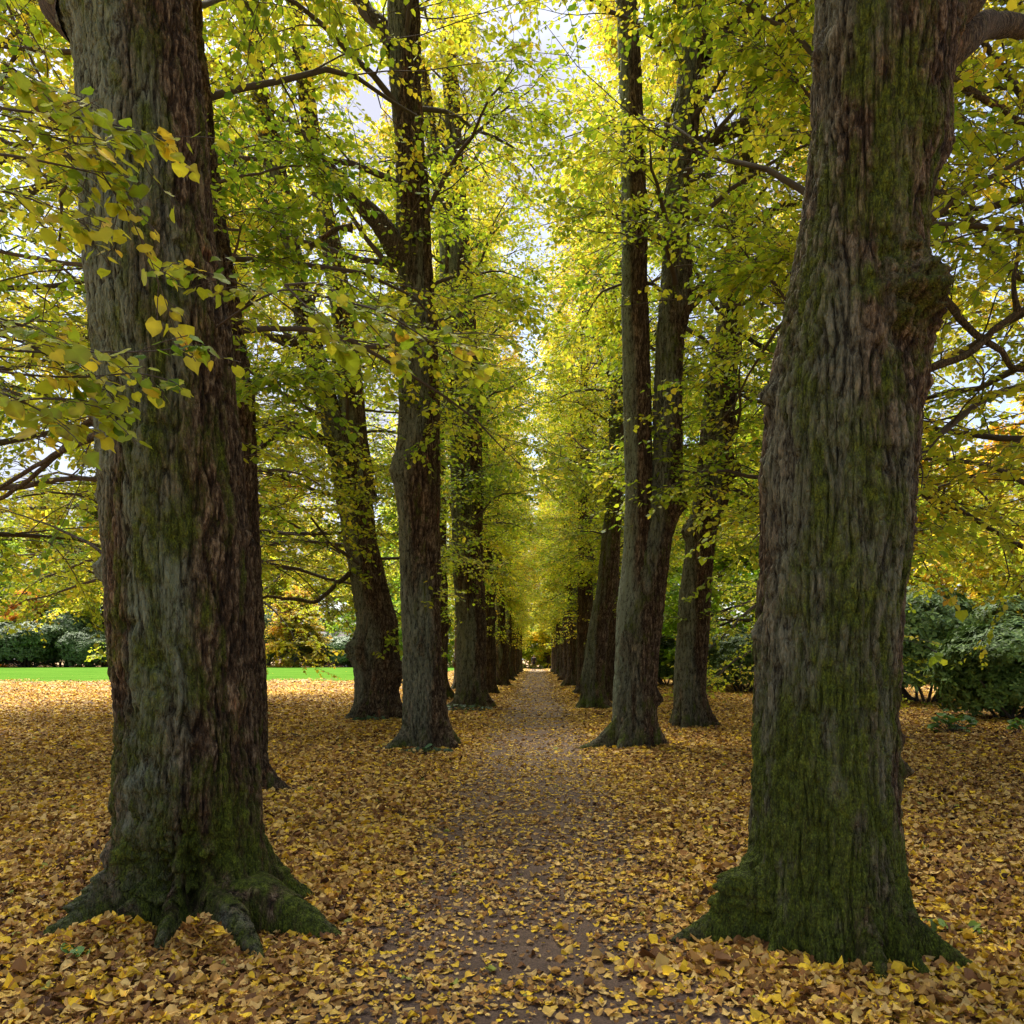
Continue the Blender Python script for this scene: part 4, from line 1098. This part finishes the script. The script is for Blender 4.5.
# ------------------------------------------------------------------ walker
def walker():
    d = 87.0
    x = (534 - CX) / F * d
    e = bpy.data.objects.new('person', None); COL.objects.link(e); e.location = (x, d, -0.02)
    tag(e, 'person in a dark blue jacket with a backpack walking away down the avenue', 'person')
    # joints: id -> (pos, radius)
    J = {'pelvis': ((0, 0, 0.95), 0.15), 'waist': ((0, 0, 1.1), 0.135), 'chest': ((0, .01, 1.33), 0.165), 'neck': ((0, .01, 1.5), 0.06), 'head': ((0, .03, 1.6), 0.09), 'crownh': ((0, .02, 1.70), 0.085),
         'hipl': ((-.1, 0, .9), .09), 'kneel': ((-.11, .16, .52), .058), 'anklel': ((-.11, .05, .12), .042), 'toel': ((-.12, .22, .04), .035),
         'hipr': ((.1, 0, .9), .09), 'kneer': ((.11, .03, .5), .058), 'ankler': ((.11, -.24, .12), .042), 'toer': ((.12, -.08, .04), .035),
         'shl': ((-.19, 0, 1.42), .065), 'ell': ((-.26, -.08, 1.15), .048), 'wrl': ((-.25, .08, .93), .032), 'hal': ((-.24, .13, .86), .035),
         'shr': ((.19, 0, 1.42), .065), 'elr': ((.26, -.02, 1.14), .048), 'wrr': ((.25, .16, .96), .032), 'har': ((.24, .2, .9), .035)}
    E = [('pelvis', 'waist'), ('waist', 'chest'), ('chest', 'neck'), ('neck', 'head'), ('head', 'crownh'), ('pelvis', 'hipl'), ('hipl', 'kneel'), ('kneel', 'anklel'), ('anklel', 'toel'), ('pelvis', 'hipr'), ('hipr', 'kneer'), ('kneer', 'ankler'), ('ankler', 'toer'),
         ('chest', 'shl'), ('shl', 'ell'), ('ell', 'wrl'), ('wrl', 'hal'), ('chest', 'shr'), ('shr', 'elr'), ('elr', 'wrr'), ('wrr', 'har')]
    ids = list(J)

    def skin(name, keys, edges, mat, grow_=1.0, parent=None):
        me = bpy.data.meshes.new(name)
        me.from_pydata([J[q][0] for q in keys], [(keys.index(a), keys.index(b)) for a, b in edges], [])
        o = bpy.data.objects.new(name, me); COL.objects.link(o); o.parent = parent
        m = o.modifiers.new('skin', 'SKIN')
        for q, sv in zip(keys, me.skin_vertices[0].data):
            sv.radius = (J[q][1] * grow_, J[q][1] * grow_ * .85)
        me.skin_vertices[0].data[0].use_root = True
        o.modifiers.new('sub', 'SUBSURF').levels = 2
        o.modifiers['sub'].render_levels = 2
        me.materials.append(mat)
        return o
    body = skin('body', ids, E, plain_material('skin', (0.45, 0.28, 0.2)), parent=e)
    up = ['pelvis', 'waist', 'chest', 'shl', 'ell', 'wrl', 'shr', 'elr', 'wrr']
    skin('jacket', up, [q for q in E if q[0] in up and q[1] in up], plain_material('navy_cloth', (0.025, 0.03, 0.06)), 1.12, e)
    lo = ['pelvis', 'hipl', 'kneel', 'anklel', 'hipr', 'kneer', 'ankler']
    skin('trousers', lo, [q for q in E if q[0] in lo and q[1] in lo], plain_material('dark_cloth', (0.02, 0.022, 0.025)), 1.14, e)
    hk = ['head', 'crownh']
    skin('hair', hk, [('head', 'crownh')], plain_material('dark_hair', (0.03, 0.02, 0.015)), 1.12, e).location = (0, -0.015, 0.03)
    for s in 'lr':
        skin('shoe', ['ankle' + s, 'toe' + s], [('ankle' + s, 'toe' + s)], plain_material('black_shoe', (0.02, 0.02, 0.02)), 1.2, e)
    p = bpy.data.objects.new('backpack', None)
    V_, F_ = box(-.15, .15, -.34, -.16, 1.0, 1.45)
    me = mesh('backpack', V_, F_, plain_material('dark_canvas', (0.03, 0.02, 0.025)), False)
    o = link('backpack', me); m = o.modifiers.new('b', 'BEVEL'); m.width = 0.05; m.segments = 3
    tag(o, 'dark backpack worn by the walker in the avenue', 'backpack'); o.location = e.location


walker()

# ------------------------------------------------------------------ fallen leaves
def litter():
    rng = np.random.default_rng(77)
    bands = [(1.2, 5.0, 500, 0.026, True), (5.0, 14, 300, 0.032, False), (1.2, 3.0, 1300, 0.047, True), (3.0, 6.5, 1600, 0.046, True), (6.5, 12, 1000, 0.051, False), (12, 20, 460, 0.066, False), (20, 34, 220, 0.082, False), (34, 62, 85, 0.11, False), (62, 100, 40, 0.14, False)]
    out = []
    for (y0, y1, dens, size, hi) in bands:
        wmax = y1 * 0.74 + 3.5
        n = int(dens * (y1 - y0) * 2 * wmax)
        x = rng.uniform(-wmax, wmax, n); y = rng.uniform(y0, y1, n)
        keep = np.abs(x) < y * 0.74 + 3.5
        if size < 0.04:
            keep &= np.abs(x) < 1.5
        # thinner on the trodden middle of the path, in patches
        pc = np.abs(x + 0.04 + 0.15 * (noise2(x, y, 0.35, 31) - 0.5))
        thin = 1 - smooth(0.50, 1.35, pc)
        patch = noise2(x, y, 2.2, 21, 3)
        keep &= rng.uniform(0, 1, n) > thin * (0.63 - 0.1 * smooth(10, 30, y) + 1.2 * (patch - 0.42)) * (0.4 if size < 0.04 else 1)
        # on the lawn nearly none
        lawn_edge = 39 + (x + 60) * 0.16 * (x > -60)
        keep &= ~((x < -9) & (y > lawn_edge) & (rng.uniform(0, 1, n) > 0.45 * np.exp(-(y - lawn_edge) / 7)))
        # not inside trunks
        for (tx, ty, r) in TREES:
            keep &= (x - tx) ** 2 + (y - ty) ** 2 > (r * 0.95) ** 2
        x, y, = x[keep], y[keep]
        n = len(x)
        pc = np.abs(x + 0.04); onp = 1 - smooth(0.5, 1.3, pc)
        sz = size * np.minimum(np.exp(rng.normal(-0.06, 0.36, n)), 1.55) * (1 - 0.2 * onp)
        z = ground_z(x, y) + rng.uniform(0.0, 0.035, n) * (1 - 0.7 * onp) * 0.9 + 0.010
        az = rng.uniform(0, 2 * math.pi, n)
        flat = min(1.0, 0.055 / size) ** 0.8 if size > 0.055 else 1.0
        tilt = flat * rng.normal(0, 1, (n, 2)) * (0.38 * (1 - 0.6 * onp))[:, None]
        nr = np.stack([tilt[:, 0], tilt[:, 1], np.ones(n)], 1)
        hd = np.stack([np.cos(az), np.sin(az), rng.normal(0, 0.15, n) * (1 - 0.7 * onp)], 1)
        t = rng.beta(1.35, 1.15, n) * 0.9
        big = noise2(x, y, 0.5, 55, 2)
        t = t + (big - 0.5) * 0.25 - 0.04 * (x > 2.5)
        br = rng.uniform(0, 1, n)
        t = np.where(br > 0.90, 0.97, t)
        col = pal(FALL_PAL, t, rng, 0.16)
        gr = br < 0.006
        col[gr] = (0.27, 0.29, 0.05)
        out.append(place_leaves(np.stack([x, y, z], 1), hd, nr, sz, col, rng, hi=hi, fold=0.45 * flat, curl=0.6 * flat, wave=0.16))
    # leaves heaped against and lying on the roots of the two big trees
    spots = [(-2.2, 4.14, 0.18, 700, 0.08), (-1.70, 4.08, 0.10, 500, 0.12), (-2.4, 4.15, 0.25, 300, 0.03), (1.12, 3.9, 0.2, 300, 0.04), (0.85, 3.9, 0.3, 300, 0.03), (1.9, 3.55, 0.4, 250, 0.02)]
    for (mx, my, s, n, hgt) in spots:
        x = mx + rng.normal(0, s, n); y = my + rng.normal(0, s * 0.5, n)
        q = np.exp(-((x - mx) ** 2 + ((y - my) * 2) ** 2) / (1.2 * s) ** 2)
        z = ground_z(x, y) + 0.015 + hgt * q * rng.uniform(0.2, 1, n)
        az = rng.uniform(0, 6.28, n)
        nr = np.stack([rng.normal(0, .5, n), rng.normal(-.2, .5, n), np.ones(n)], 1)
        hd = np.stack([np.cos(az), np.sin(az), rng.normal(0, 0.3, n)], 1)
        t = np.where(rng.uniform(0, 1, n) > 0.85, 0.97, rng.beta(1.7, 1.8, n) * 0.9)
        out.append(place_leaves(np.stack([x, y, z], 1), hd, nr, 0.055 * np.exp(rng.normal(0, .25, n)), pal(FALL_PAL, t, rng, .15), rng, hi=True, fold=0.45, curl=0.6, wave=0.14))
    bag = Bag(); C = []
    for V_, F_, C_ in out:
        bag.add(V_, F_); C.append(C_)
    o = link('fallen_leaves', bag.mesh('fallen_leaves', FALLEN, smooth_shade=False, attrs={'Col': np.concatenate(C)}))
    tag(o, 'brown and yellow autumn leaves covering the ground under the limes', 'leaves', None, 'stuff')


litter()

# ------------------------------------------------------------------ light, sky, camera
SUN_EL, SUN_AZ = 58.0, -25.0       # azimuth from +Y (view direction), positive to the right
W = bpy.data.worlds.new('World'); SC.world = W; W.use_nodes = True
nt = W.node_tree; nt.nodes.clear()
wo = nt.nodes.new('ShaderNodeOutputWorld'); bgn = nt.nodes.new('ShaderNodeBackground')
sky = nt.nodes.new('ShaderNodeTexSky'); sky.sky_type = 'NISHITA'; sky.sun_disc = False
sky.sun_elevation = rad(SUN_EL); sky.sun_rotation = rad(SUN_AZ); sky.dust_density = 1.5
tc = nt.nodes.new('ShaderNodeTexCoord')
nz = nt.nodes.new('ShaderNodeTexNoise'); nz.inputs['Scale'].default_value = 2.6; nz.inputs['Detail'].default_value = 7; nz.inputs['Roughness'].default_value = 0.6
nt.links.new(tc.outputs['Generated'], nz.inputs['Vector'])
rp = nt.nodes.new('ShaderNodeValToRGB'); rp.color_ramp.elements[0].position = 0.36; rp.color_ramp.elements[1].position = 0.60
nt.links.new(nz.outputs[0], rp.inputs[0])
mx = nt.nodes.new('ShaderNodeMix'); mx.data_type = 'RGBA'
nt.links.new(rp.outputs[0], mx.inputs[0]); nt.links.new(sky.outputs[0], mx.inputs[6]); mx.inputs[7].default_value = (2.9, 2.95, 3.5, 1)
nt.links.new(mx.outputs[2], bgn.inputs[0]); bgn.inputs[1].default_value = 0.08
nt.links.new(bgn.outputs[0], wo.inputs[0])

sl = bpy.data.lights.new('sun', 'SUN'); sl.energy = 4.6; sl.angle = rad(38); sl.color = (1.0, 0.95, 0.86)
so = bpy.data.objects.new('sun', sl); COL.objects.link(so)
so.rotation_euler = (rad(90 - SUN_EL), 0, -rad(SUN_AZ) + math.pi)
so.location = (-20, 20, 40)

cam = bpy.data.cameras.new('camera'); co_ = bpy.data.objects.new('camera', cam); COL.objects.link(co_)
cam.sensor_width = 36; cam.sensor_fit = 'HORIZONTAL'; cam.lens = F / 1024 * 36
cam.shift_x = -(CX - 512) / 1024; cam.shift_y = (CY - 512) / 1024
cam.clip_end = 2000; cam.clip_start = 0.05
co_.location = (0, 0, EYE); co_.rotation_euler = (math.pi / 2, 0, 0)
SC.camera = co_

SC.render.resolution_x = SC.render.resolution_y = 1024
SC.view_settings.view_transform = 'Standard'; SC.view_settings.look = 'None'; SC.view_settings.gamma = 1
SC.view_settings.exposure = 1.82
SC.cycles.max_bounces = 7; SC.cycles.diffuse_bounces = 4; SC.cycles.glossy_bounces = 2; SC.cycles.transmission_bounces = 6; SC.cycles.transparent_max_bounces = 4
SC.cycles.use_denoising = True
SC.cycles.sample_clamp_indirect = 6
SC.cycles.caustics_reflective = False; SC.cycles.caustics_refractive = False
